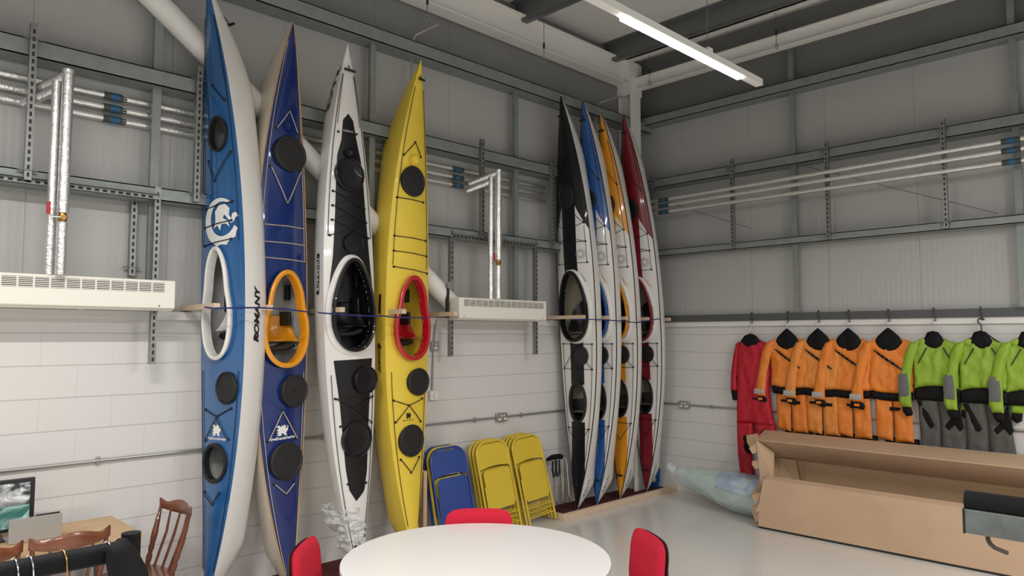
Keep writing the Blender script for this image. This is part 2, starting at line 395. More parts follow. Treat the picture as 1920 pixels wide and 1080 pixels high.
class Kayak:
    def __init__(k, name, label, base, top, facing, B, S=0.14, Hd=0.30, deck=0.05, full=0.75, p=2.0, q=1.0, zm=0.48,
                 hull=GELW, deckm=GELW, seam=None, stern_cut=0.9, bow_cut=0.72, rock=0.05, rocks=None, inner=INW, group=None):
        k.L = (Vector(top)-Vector(base)).length
        k.B, k.S, k.Hd, k.dk, k.full, k.p, k.q = B, S, Hd, deck, full, p, q
        k.zm = zm*k.L; k.sc, k.bc, k.rock = stern_cut, bow_cut, rock
        a = math.radians(facing); n = Vector((math.cos(a), math.sin(a), 0))      # where the deck looks
        z = (Vector(top)-Vector(base)).normalized(); yb = (-n - z*(-n).dot(z)).normalized(); x = yb.cross(z)
        k.M = Matrix(((x.x, yb.x, z.x, base[0]), (x.y, yb.y, z.y, base[1]), (x.z, yb.z, z.z, base[2]), (0, 0, 0, 1)))
        k.Mi = k.M.inverted()
        k.root = empty(name, label, 'kayak', group, M=k.M)
        k.hullm, k.deckm, k.inner = hull, deckm, inner
        k.rocks = rock if rocks is None else rocks; k.openings = []; k.rear = deck*0.7
        k.seam = seam
    # --- lines of the boat
    def s(k, z): return (z-k.zm)/((k.L-k.zm) if z > k.zm else k.zm)
    def hb(k, z):
        a = min(1, abs(k.s(z))); return max(0.0, k.B/2*(1-a**k.p)**k.q)
    def yg(k, z):
        a = min(1, abs(k.s(z))); return k.S*(1-a**2.3)
    def yk(k, z):
        sg = k.s(z); a = min(1, abs(sg)); c = k.bc if sg > 0 else k.sc
        y = k.S + k.Hd - (k.rock if sg > 0 else k.rocks)*a**2.6
        if a > c:
            t = (a-c)/(1-c); y = y*(1-t**(1.7 if sg > 0 else 1.35)) + 0.0
        return max(y, k.yg(z)+0.002)
    def crown(k, z):
        sg = k.s(z); a = min(1, abs(sg)); t = max(0.0, min(1.0, (sg+0.05)/0.35)); t = t*t*(3-2*t); return (k.rear+(k.dk-k.rear)*t)*(1-a)**0.7 + 0.004
    def dy(k, x, z):
        h = max(1e-4, k.hb(z)); return k.yg(z) - k.crown(z)*(1-min(1, abs(x)/h)**1.9)
    def D(k, x, z, off=0.0): return Vector((x, k.dy(x, z)-off, z))
    def H(k, a, z, sc=1.0, off=0.0):
        """a in -1..1 round the hull from gunwale to gunwale"""
        t = min(1, abs(k.s(z))); th = a*PI/2; ex = k.full + 0.55*t**2
        sx = math.copysign(abs(math.sin(th))**ex, th); cy = abs(math.cos(th))**(0.8+0.5*t)
        h = k.hb(z)*sc+off; g = k.yg(z); return Vector((h*sx, g+((k.yk(z)-g)*sc+off)*cy, z))
    # --- pixel of the photograph to a point of the deck plan
    def px(k, X, Y, hull=False):
        o = k.Mi @ CAM; d = (k.Mi.to_3x3() @ ray(X, Y))
        y = k.S*0.7
        for _ in range(6):
            P = o + d*((y-o.y)/d.y)
            y = k.dy(P.x, max(0, min(k.L, P.z)))
        return (P.x, P.z)
    def pz(k, Y):
        lo, hi = 0, k.L
        for _ in range(40):
            m = (lo+hi)/2; w = k.M @ Vector((0, k.dy(0, m), m)); v = w-CAM; yy = 540-FPX*v.dot(UP)/v.dot(FW)
            if yy > Y: lo = m
            else: hi = m
        return (lo+hi)/2
    # --- building
    def egg(k, zc, a, w, nar=0.3, sup=1.0, n=56, grow=0.0, x0=0.0):
        pts = []
        for i in range(n):
            t = 2*PI*i/n; c, s_ = math.cos(t), math.sin(t)
            pts.append(Vector((x0+math.copysign(abs(c)**sup, c)*w*(1-nar*s_), zc+a*s_)))
        if grow:
            out = []
            for i in range(n):
                tn = (pts[(i+1) % n]-pts[i-1]).normalized(); out.append(pts[i]+Vector((tn.y, -tn.x))*grow)
            pts = out
        return pts
    def inside(k, P, poly):
        c = False
        for i in range(len(poly)):
            a, b = poly[i], poly[i-1]
            if (a.y > P[1]) != (b.y > P[1]) and P[0] < (b.x-a.x)*(P[1]-a.y)/(b.y-a.y)+a.x: c = not c
        return c
    def body(k, liner=True, bulk=None):
        m = MB(); nz = 110
        def zz(v): return k.L*(0.5-0.5*math.cos(PI*v)) if False else k.L*v
        m.grid(lambda u, v: k.H(u*2-1, zz(v)), 26, nz)
        k.hull = m.build('hull', k.hullm, k.root, auto=60)
        m = MB(); cuts = [o['cut'] for o in k.openings]
        def dk(u, v):
            z = zz(v); return k.D((u*2-1)*k.hb(z), z)
        def skip(u, v):
            z = zz(v); P = ((u*2-1)*k.hb(z), z)
            return any(k.inside(P, c) for c in cuts)
        m.grid(dk, 34, 330, skip)
        k.deck = m.build('deck', k.deckm, k.root, auto=60)
        if liner:
            m = MB(); z0, z1 = 0.06*k.L, 0.94*k.L
            m.grid(lambda u, v: k.H(u*2-1, z0+(z1-z0)*v, 0.965, -0.004), 20, 70)
            for zb in (bulk or []):
                ring = [k.H(i/10-1, zb, 0.96) for i in range(21)]
                m.tris(ring+[Vector((0, k.yg(zb)+0.01, zb))], [(i, i+1, 21) for i in range(20)])
            m.build('inner_hull', k.inner, k.root, auto=60)
        if k.seam:
            m = MB()
            for sg in (-1, 1):
                m.tube([k.D(sg*k.hb(z)*0.998, z, 0.0) for z in [k.L*(0.004+0.992*i/90) for i in range(91)]], 0.0058, 6)
            m.build('seam_tape', k.seam, k.root)
    def cut(k, poly): k.openings.append({'cut': poly})
    def ring(k, name, base, prof, m, label=None, parent=None, lift=0.0, flatn=None):
        """sweep a profile of (outward, height) pairs round an outline laid on the deck"""
        mb = MB(); n = len(base); rows = []
        for i in range(n):
            tn = (base[(i+1) % n]-base[i-1]).normalized(); nn = Vector((tn.y, -tn.x)); row = []
            y0 = k.dy(base[i].x, base[i].y)
            if flatn is not None: y0 = y0*(1-flatn)+min(k.dy(b.x, b.y) for b in base)*flatn
            for o, h in prof:
                q = base[i]+nn*o; row.append(mb.bm.verts.new(Vector((q.x, y0-h-lift, q.y))))
            rows.append(row)
        for i in range(n):
            A, B_ = rows[i], rows[(i+1) % n]
            for j in range(len(prof)):
                jj = (j+1) % len(prof); mb.bm.faces.new([A[j], A[jj], B_[jj], B_[j]])
        o = mb.build(name, m, parent or k.root, auto=50)
        if label: o['label'] = label
        return o
    def cockpit(k, top, bot, left, right, rim, inner_seat, nar=0.3, lip=0.036, sup=0.9, skirt=None, seatm=None, backm=BLACKP, padm=BLACKP, keyhole=0.0, hgt=0.045, rimlabel=None):
        (xt, zt) = k.px(*top); (xb, zb) = k.px(*bot); (xl, _) = k.px(*left); (xr, zr) = k.px(*right)
        zc = (zt+zb)/2; a = (zt-zb)/2-lip; w = (xr-xl)/2-lip; x0 = 0.0
        wn = w/(1+nar*0.45)
        k.cc = (zc, a, w)
        base = k.egg(zc, a, wn, nar, sup, 64)
        if keyhole:
            for p in base:
                t = (p.y-zc)/a
                p.x *= 1-keyhole*math.exp(-((t-0.28)/0.30)**2)
        k.cut([p.copy() for p in base])
        k.cpbase = base
        prof = [(-0.002, -0.030), (-0.004, hgt*0.6), (0.0, hgt), (lip*0.5, hgt+0.006), (lip, hgt-0.004), (lip, hgt-0.014), (0.010, hgt-0.012), (0.008, -0.012)]
        r = k.ring('cockpit_rim', base, prof, rim, rimlabel, flatn=0.5)
        if skirt: k.ring('coaming_flange', base, [(0.02, -0.01), (0.02, 0.012), (lip+0.02, 0.010), (lip+0.035, -0.002), (lip+0.035, -0.012)], skirt, flatn=0.2)
        # seat shell
        if seatm:
            z0, z1 = zc-a*0.52, zc+a*0.10; hw = min(k.hb(zc)*0.80, w*0.98)
            def seat(u, v):
                x = (u*2-1)*hw; z = z0+(z1-z0)*v; up = 0.17*abs(u*2-1)**5*(1-0.5*v) + 0.05*(1-v)**4
                yy = k.yk(z)-0.045-up + 0.018*math.sin(v*PI)*(1-abs(u*2-1)**2) ; return Vector((x, yy, z))
            m = MB(); m.grid(seat, 20, 14); so = m.build('seat', seatm, k.root); md = so.modifiers.new('t', 'SOLIDIFY'); md.thickness = 0.008
            m = MB(); zb_ = zc-a*0.60
            def back(u, v):
                th = (u-0.5)*1.9; return Vector((math.sin(th)*hw*0.98, k.yk(zb_)-0.06-0.16*v-0.02, zb_-0.03-0.07*(1-math.cos(th)*1.0)*-1+0.02))
            m.grid(back, 16, 4); bo = m.build('backrest', backm, k.root); md = bo.modifiers.new('t', 'SOLIDIFY'); md.thickness = 0.035
            for sg in (1, -1):
                m = MB(); m.box(sg*hw*0.80-0.012, sg*hw*0.80+0.012, k.yk(zc)-0.2, k.yk(zc)-0.08, zc-a*0.15, zc+a*0.18)
                m.build('hip_pad', padm, k.root, bevel=0.006)
            m = MB(); m.tube([Vector((-hw*0.6, k.yk(zb_)-0.1, zb_-0.05)), Vector((-0.05, k.yk(zb_)-0.05, zb_-0.16)), Vector((0.04, k.yk(zb_)-0.07, zb_-0.1)), Vector((hw*0.6, k.yk(zb_)-0.11, zb_-0.17))], 0.004, 6)
            m.build('backrest_cord', CORDB, k.root)
            for sg in (1, -1):
                m = MB(); m.box(sg*hw*0.86-0.015, sg*hw*0.86+0.015, k.yk(zc)-0.17, k.yk(zc)-0.12, zc+a*0.45, zc+a*0.80); m.build('foot_brace', padm, k.root, bevel=0.004)
    def hatch(k, c, l, r, t, b, kind='lid', m=RUBBER, name='hatch_cover', label=None):
        (xc, zc) = k.px(*c); xl = k.px(*l)[0]; xr = k.px(*r)[0]; zt = k.px(*t)[1]; zb = k.px(*b)[1]
        rx = abs(xr-xl)/2; rz = abs(zt-zb)/2; xc = (xl+xr)/2; zc = (zt+zb)/2
        k.hatch_at(xc, zc, rx, rz, kind, m, name, label); return xc, zc, rx, rz
    def hatch_at(k, xc, zc, rx, rz, kind='lid', m=RUBBER, name='hatch_cover', label=None):
        e = 0.02
        dz = (k.dy(xc, zc+e)-k.dy(xc, zc-e))/(2*e); dx = (k.dy(xc+e, zc)-k.dy(xc-e, zc))/(2*e)
        n = Vector((dx, -1, dz)).normalized(); tx = Vector((1, dx, 0)).normalized(); tz = tx.cross(n)*-1
        ym = min(k.dy(xc+rx*0.7*s1, zc+rz*0.7*s2) for s1 in (-1, 0, 1) for s2 in (-1, 0, 1))
        o = Vector((xc, ym, zc))
        M = Matrix(((tx.x, tz.x, n.x, o.x), (tx.y, tz.y, n.y, o.y), (tx.z, tz.z, n.z, o.z), (0, 0, 0, 1)))
        if kind == 'lid':
            pr = [(1.0, -0.05), (1.0, 0.004), (1.03, 0.008), (1.03, 0.018), (0.98, 0.024), (0.90, 0.024), (0.86, 0.018), (0.55, 0.022), (0.10, 0.023), (0, 0.023)]
            mb = MB(); mb.lathe([(r_, h) for r_, h in pr], 40, M, rx, rz); ob = mb.build(name, m, k.root, auto=40)
            mb = MB(); mb.box(-0.011, 0.011, -0.004, 0.004, 0.022, 0.030, M); mb.build('lid_moulding', m, ob)
        elif kind == 'dish':
            pr = [(1.0, -0.05), (1.04, 0.004), (1.04, 0.016), (0.98, 0.024), (0.93, 0.020), (0.90, 0.008), (0.80, 0.004), (0.4, 0.003), (0, 0.003)]
            mb = MB(); mb.lathe(pr, 40, M, rx, rz); ob = mb.build(name, m, k.root, auto=40)
        elif kind == 'open':
            base = k.egg(zc, rz*0.9, rx*0.86, 0.0, 1.0, 44, x0=xc); k.cut([p.copy() for p in base])
            w = rx*0.15
            ob = k.ring('hatch_rim', base, [(-0.004, -0.03), (-0.004, 0.014), (w*0.4, 0.02), (w, 0.016), (w, 0.0), (w*0.9, -0.01)], m, label, flatn=0.3)
            return ob
        if label: ob['label'] = label
        return ob
    # lines, cords and fittings
    def drape(k, A, B, off=0.008, n=8):
        """A, B = (x, z)"""
        return [k.D(A[0]+(B[0]-A[0])*i/n, A[1]+(B[1]-A[1])*i/n, off) for i in range(n+1)]
    def line(k, name, pts, m, r=0.003, off=0.007):
        mb = MB(); P = []
        for A, B in zip(pts, pts[1:]):
            n = max(2, int(abs(A[1]-B[1])/0.06)+2); seg = k.drape(A, B, off, n); P += seg if not P else seg[1:]
        mb.tube(P, r, 6); return mb.build(name, m, k.root)
    def perim(k, u, z0, z1, m, r=0.0028):
        for sg in (-1, 1):
            n = max(4, int((z1-z0)/0.12)); k.line('deck_line', [(sg*u*k.hb(z0+(z1-z0)*i/n), z0+(z1-z0)*i/n) for i in range(n+1)], m, r)
    def fit(k, x, z, m=BLACKP, r=0.011):
        mb = MB(); c = k.D(x, z); M = Matrix.Translation(c) @ Matrix.Rotation(PI/2, 4, 'X')
        mb.lathe([(r, -0.004), (r, 0.006), (r*0.7, 0.012), (0, 0.013)], 10, M); return mb.build('deck_fitting', m, k.root)
    def cords(k, runs, m, name='bungee_cord', fitm=BLACKP, fits=True):
        done = set()
        for run in runs:
            P = [k.px(*p) for p in run]; P = [k.clampx(p) for p in P]
            k.line(name, P, m, 0.004, 0.010)
            if fits:
                for q, p in zip(run, P):
                    if q not in done: done.add(q); k.fit(*p, fitm)
    def clampx(k, p, u=0.9):
        h = k.hb(p[1])*u; return (max(-h, min(h, p[0])), p[1])
    # graphics
    def decal_fn(k, name, z0, z1, lf, rf, m, n=60, nu=8, off=0.0012, parent=None):
        mb = MB(); mb.grid(lambda u, v: k.D(lf(z0+(z1-z0)*v)*(1-u)+rf(z0+(z1-z0)*v)*u, z0+(z1-z0)*v, off), nu, n)
        return mb.build(name, m, parent or k.deck, auto=60)
    def decal_tris(k, name, V, F, cx, cz, m, off=0.003):
        mb = MB(); mb.tris([k.D(cx+a, cz+b, off) for a, b in V], F); return mb.build(name, m, k.deck, smooth=False)
    def hull_text(k, name, body, cz, a, size, m, side=-1, up=True, shear=0.0, bold=0.0, sy=1.0):
        """lettering running along the hull side, a = how far round from the gunwale"""
        V, F = text_tris(body, size, shear, bold)
        mb = MB(); pts = []
        for x, y in V:
            y *= sy
            z = cz + (x if up else -x); g = max(0.02, k.yk(z)-k.yg(z)+k.hb(z))
            aa = side*(1-a) ; da = y/(g*1.1)
            # reading direction decides which way "up" of the letters points round the hull
            sgn = (1 if up else -1)
            pts.append(k.H(aa + side*da, z, 1.0, 0.0035))
        mb.tris(pts, F); return mb.build(name, m, k.hull, smooth=False)
    def toggle(k, z, yoff=0.0, m=BLACKP, x=0.0, ln=0.05, front=True):
        mb = MB(); c = k.D(x, z, 0.02+yoff) if front else k.H(0, z, 1, 0.03)
        mb.tube([c+Vector((-ln, 0, 0)), c+Vector((ln, 0, 0))], 0.011, 10)
        o = mb.build('carry_toggle', m, k.root)
        mb = MB(); mb.tube([c, c+Vector((0, 0.02, 0.05)) if front else k.H(0, z+0.08, 1.0, -0.01)], 0.004, 6); mb.build('toggle_cord', CORDB, o)

def pp(*a): return a
GK = None
# --- 1: mid-blue deck, white hull
k = Kayak('sea_kayak', 'mid-blue decked sea kayak with white hull and white cockpit rim, leftmost kayak', (-6.0, -0.43, 0.005), (-6.085, -0.36, 4.66), 195, 0.50, S=0.15, Hd=0.31, deck=0.045, hull=GELW, deckm=KBLUE, inner=INW, stern_cut=0.80, bow_cut=0.66, full=0.7, p=2.1, q=1.0, rock=0.13, rocks=0.21)
k.cockpit((404, 463), (415, 675), (386, 600), (444, 600), GELW, None, nar=0.26, hgt=0.034, seatm=GELW, lip=0.028, keyhole=0.12, rimlabel='white cockpit rim')
k.hatch((410, 250), (393, 250), (428, 250), (410, 218), (410, 284), 'open')
k.hatch((428, 727), (410, 727), (447, 727), (428, 698), (428, 757), 'dish')
k.hatch((405, 868), (384, 868), (427, 868), (405, 832), (405, 905), 'open')
k.body(bulk=[k.cc[0]+0.75, k.cc[0]-0.42])
k.perim(0.86, k.pz(945), k.pz(1075), CORDB) if False else None
k.perim(0.84, k.pz(1070), k.pz(695), CORDB); k.perim(0.84, k.pz(455), k.pz(30), CORDB)
k.cords([((398, 160), (422, 188)), ((392, 303), (403, 340), (433, 285)), ((388, 393), (436, 378)), ((386, 428), (435, 413)), ((384, 462), (434, 448)),
         ((386, 768), (407, 781), (434, 766)), ((386, 826), (407, 783), (428, 824)), ((384, 922), (399, 946), (412, 925))], CORDB)
k.toggle(k.pz(30), ln=0.05, front=False)
E1 = k.px(414, 415); V, F, _, _ = poly_tris(SWIRL_OUT)
hh = abs(k.px(414, 370)[1]-k.px(414, 460)[1]); k.decal_tris('dragon_emblem', [(a*0.36, b*hh*0.98) for a, b in V], F, E1[0]-0.01, E1[1], DECALW, 0.004)
V, F, _, _ = poly_tris(SWIRL_IN); k.decal_tris('dragon_emblem', [(a*0.36, b*hh*0.98) for a, b in V], F, E1[0]-0.01, E1[1], DECALW, 0.0045)
V, F, _, _ = poly_tris(DRAGON); c = k.px(407, 806); k.decal_tris('dragon_emblem', [(a*0.10, b*0.085) for a, b in V], F, c[0], c[1], DECALW)
V, F = text_tris('NigelDennisDesigns', 0.026, 0, 0.0006); c = k.px(407, 823); k.decal_tris('lettering', V, F, c[0], c[1], DECALW)
k.hull_text('lettering', 'ROMANY', k.pz(590), 0.19, 0.094, DECALK, side=1, up=True, shear=0.25, bold=0.004)
k.hull_text('lettering', 'Surf', k.pz(548), 0.15, 0.035, DECALK, side=1, up=True, shear=0.3)
k.hull_text('round_logo', 'O', k.pz(632), 0.19, 0.07, DECALK, side=1, up=True, bold=0.006)
K1 = k

# --- 2: royal blue
k = Kayak('sea_kayak', 'royal blue sea kayak with orange cockpit rim', (-5.365, -0.50, 0.005), (-5.43, -0.47, 4.52), 283, 0.53, S=0.13, Hd=0.28, deck=0.05, hull=GELC, deckm=KNAVY, inner=INW, p=2.0, q=0.92, stern_cut=0.86, bow_cut=0.75, rocks=0.15, seam=TANSTRIPE)
k.cockpit((543, 507), (528, 690), (487, 630), (577, 600), KORG, None, nar=0.24, seatm=KORG, keyhole=0.12, rimlabel='orange cockpit rim')
k.hatch((538, 287), (510, 287), (567, 287), (538, 256), (538, 320))
k.hatch((547, 733), (524, 733), (571, 733), (547, 703), (547, 763))
k.hatch((532, 865), (503, 865), (561, 865), (532, 830), (532, 900))
k.body(bulk=[k.cc[0]+0.7, k.cc[0]-0.4])
k.perim(0.85, k.pz(1075), k.pz(700), CORDT); k.perim(0.85, k.pz(485), k.pz(80), CORDT)
k.cords([((518, 240), (542, 208), (557, 250)), ((507, 312), (538, 382), (563, 322)), ((494, 420), (572, 430)), ((492, 452), (573, 461)), ((491, 482), (575, 492)),
         ((502, 828), (529, 771), (556, 822)), ((514, 908), (535, 926), (551, 905))], CORDT)
c = k.px(538, 237); k.hatch_at(c[0], c[1], 0.035, 0.04, 'dish', KNAVY, 'compass_recess')
V, F, _, _ = poly_tris(DRAGON); c = k.px(530, 806); k.decal_tris('dragon_emblem', [(a*0.115, b*0.085) for a, b in V], F, c[0], c[1], DECALW)
V, F = text_tris('NigelDennisDesigns', 0.030, 0, 0.001); c = k.px(530, 822); k.decal_tris('lettering', V, F, c[0], c[1], DECALW)
K2 = k

# --- 3: white and black racing tourer
k = Kayak('sea_kayak', 'white sea kayak with long black centre panel, stern wrapped in clear film', (-4.775, -0.52, 0.005), (-4.925, -0.47, 4.47), 275, 0.52, S=0.045, Hd=0.29, deck=0.05, hull=GELW, deckm=GELW, inner=BLACKG, p=2.3, q=1.0, stern_cut=0.86, bow_cut=0.7, zm=0.5, rocks=0.14)
k.cockpit((660, 484), (658, 660), (616, 600), (702, 600), BLACKG, None, nar=0.30, seatm=BLACKG, lip=0.03, skirt=GELW, sup=0.95, rimlabel='black cockpit rim with white flange')
k.hatch((652, 326), (627, 326), (678, 326), (652, 297), (652, 357), 'dish', BLACKG)
k.hatch((683, 712), (662, 712), (703, 712), (683, 687), (683, 738), 'dish', BLACKG)
k.hatch((667, 823), (640, 823), (693, 823), (667, 790), (667, 857), 'dish', BLACKG)
k.hatch((661, 457), (643, 457), (679, 457), (661, 438), (661, 476), 'lid', BLACKG)
k.hatch((653, 286), (644, 286), (662, 286), (653, 278), (653, 295), 'dish', BLACKG)
k.body(bulk=[k.cc[0]+0.7, k.cc[0]-0.4])
def interp(pts):
    pts = sorted(pts, key=lambda p: p[1])
    def f(z):
        if z <= pts[0][1]: return pts[0][0]
        for a, b in zip(pts, pts[1:]):
            if z <= b[1]: return a[0]+(b[0]-a[0])*(z-a[1])/max(1e-9, b[1]-a[1])
        return pts[-1][0]
    return f
L = [k.px(*p) for p in ((653, 213), (643, 224), (640, 262), (632, 290), (630, 330), (628, 400), (624, 480), (614, 560))]
R = [k.px(*p) for p in ((653, 213), (662, 227), (668, 262), (676, 300), (680, 330), (685, 400), (692, 480), (700, 560))]
z0 = k.cc[0]+k.cc[1]+0.035; z1 = k.px(653, 213)[1]
k.decal_fn('front_panel', z0, z1, interp(L), interp(R), BLACKG, 90)
zc3, a3, w3 = k.cc
def cw(z):
    s_ = max(-1, min(1, (z-zc3)/a3)); return (w3/1.135)*(1-0.30*s_)*math.sqrt(max(0, 1-s_*s_))**0.95+0.05
za = k.px(618, 575)[1]; Lf, Rf = interp(L), interp(R)
k.decal_fn('front_panel', za, z0, Lf, lambda z: max(Lf(z), -cw(z)), BLACKG, 30, 4)
k.decal_fn('front_panel', za, z0, lambda z: min(Rf(z), cw(z)), Rf, BLACKG, 30, 4)
L = [k.px(*p) for p in ((624, 668), (637, 760), (648, 880), (655, 920), (668, 940))]
R = [k.px(*p) for p in ((698, 662), (692, 760), (688, 880), (683, 920), (668, 940))]
k.decal_fn('rear_panel', L[-1][1], k.pz(674), interp(L), interp(R), BLACKG, 60)
k.perim(0.86, k.pz(1040), k.pz(700), CORDB); k.perim(0.88, k.pz(445), k.pz(140), CORDB); k.perim(0.76, k.pz(235), k.pz(140), CORDB, 0.0022)
k.cords([((624, 358), (683, 392), (622, 412), (690, 447)), ((680, 364), (623, 385), (686, 418), (618, 441)), ((628, 748), (698, 743)), ((628, 748), (665, 766), (696, 792)), ((698, 743), (665, 766))], CORDB)
for q in ((634, 247), (668, 252), (638, 800), (652, 908), (686, 905)): k.fit(*k.clampx(k.px(*q)))
k.toggle(k.pz(133), ln=0.055); k.toggle(k.pz(1022), ln=0.05)
k.hull_text('lettering', 'RACE', k.pz(165), 0.42, 0.15, DECALK, side=-1, up=False, bold=0.006)
V, F, _, _ = poly_tris([(-.16, -.03), (.16, -.03), (.17, -.02), (.17, .02), (.16, .03), (-.16, .03), (-.17, .02), (-.17, -.02)], 0.02)
def badge(k, V, F, cz, a, m, side, off):
    mb = MB(); pts = []
    for x, y in V:
        z = cz-x; g = max(0.02, k.yk(z)-k.yg(z)+k.hb(z)); pts.append(k.H(side*(1-a)+side*y/(g*1.1), z, 1.0, off))
    mb.tris(pts, F); return mb.build('badge', m, k.hull, smooth=False)
badge(k, V, F, k.pz(514), 0.15, DECALK, -1, 0.002)
k.hull_text('lettering', 'TIDERACE', k.pz(514), 0.15, 0.062, DECALW, side=-1, up=False, bold=0.001)
V, F = text_tris('TIDERACE', 0.022); c = k.px(652, 246); k.decal_tris('lettering', V, F, c[0], c[1], DECALW, 0.005)
# crumpled film round the stern
mb = MB()
def film(cz0, cz1, grow, seed, sgn=0, wob=0.02):
    def f(u, v):
        z = cz0+(cz1-cz0)*v; th = 2*PI*u; g = k.hb(z)+grow*(1+0.5*math.sin(v*7+seed))*math.sin(PI*min(1, max(0, v*0.9+0.05))); cy = (k.yg(z)+k.yk(z))/2; ry = (k.yk(z)-k.yg(z))/2+grow+0.02
        n_ = noise.noise(Vector((math.cos(th)*2.5+seed, math.sin(th)*2.5, v*5)))*wob*1.6+noise.noise(Vector((math.cos(th)*6+seed, math.sin(th)*6, v*12)))*wob*0.7
        return Vector((math.cos(th)*(g+n_)+sgn*0.085*v**1.5, cy+math.sin(th)*(ry+n_), z))
    mb.grid(f, 48, 60)
film(k.pz(1035), k.pz(985), 0.022, 1.0)
film(k.pz(1005), k.pz(950), 0.02, 5.0, -1, 0.03)
k_film = mb.build('plastic_film', FILM2, None); k_film.matrix_world = k.M.copy(); tag(k_film, 'crumpled clear plastic film bunched round the stern of the black and white kayak', 'plastic film')
K3 = k

# --- 4: yellow polyethylene
k = Kayak('sea_kayak', 'yellow plastic sea kayak with red cockpit rim and red seat', (-4.20, -0.52, 0.005), (-4.135, -0.46, 4.55), 280, 0.56, S=0.13, Hd=0.33, deck=0.06, hull=KYEL, deckm=KYEL, inner=KYEL, full=0.6, p=2.2, q=1.0, stern_cut=0.84, bow_cut=0.62, rocks=0.20)
k.cockpit((775, 517), (768, 676), (733, 610), (802, 600), RIMRED, None, nar=0.24, seatm=RIMRED, keyhole=0.13, rimlabel='red cockpit rim')
k.hatch((771, 340), (750, 340), (791, 340), (771, 312), (771, 368))
k.hatch((780, 716), (762, 716), (799, 716), (780, 691), (780, 741))
k.hatch((767, 826), (746, 826), (789, 826), (767, 797), (767, 856))
k.body(bulk=[k.cc[0]+0.7, k.cc[0]-0.4])
k.perim(0.82, k.pz(985), k.pz(697), CORDB); k.perim(0.82, k.pz(500), k.pz(165), CORDB)
k.cords([((757, 290), (778, 267), (788, 295)), ((744, 370), (793, 380)), ((739, 442), (797, 452)), ((738, 470), (799, 481)), ((738, 500), (800, 513)),
         ((737, 751), (766, 760), (791, 747)), ((741, 792), (766, 760), (788, 790)), ((751, 862), (770, 886), (785, 857))], CORDB)
c = k.px(774, 302); k.hatch_at(c[0], c[1], 0.05, 0.05, 'dish', KYEL, 'compass_recess')
k.toggle(k.pz(150), x=0.0, ln=0.035)
V, F, _, _ = poly_tris(DRAGON); c = k.px(766, 779); k.decal_tris('dragon_emblem', [(a*0.065, b*0.055) for a, b in V], F, c[0], c[1], DECALK)
V, F = text_tris('NigelDennisDesigns', 0.018); c = k.px(766, 788); k.decal_tris('lettering', V, F, c[0], c[1], DECALK)
k.hull_text('lettering', 'Romany', k.pz(672), 0.13, 0.075, DECALK, side=-1, up=False, shear=0.25, bold=0.002)
k.hull_text('round_logo', 'O', k.pz(649), 0.13, 0.06, DECALK, side=-1, up=False, bold=0.004)
mb = MB(); z = k.pz(572)
mb.grid(lambda u, v: k.H(-(0.90+0.05*(u-0.5)), z+0.09*(v-0.5)*1.9, 1.0, 0.004), 3, 6); mb.build('keeper_slot', DECALK, k.hull)
K4 = k

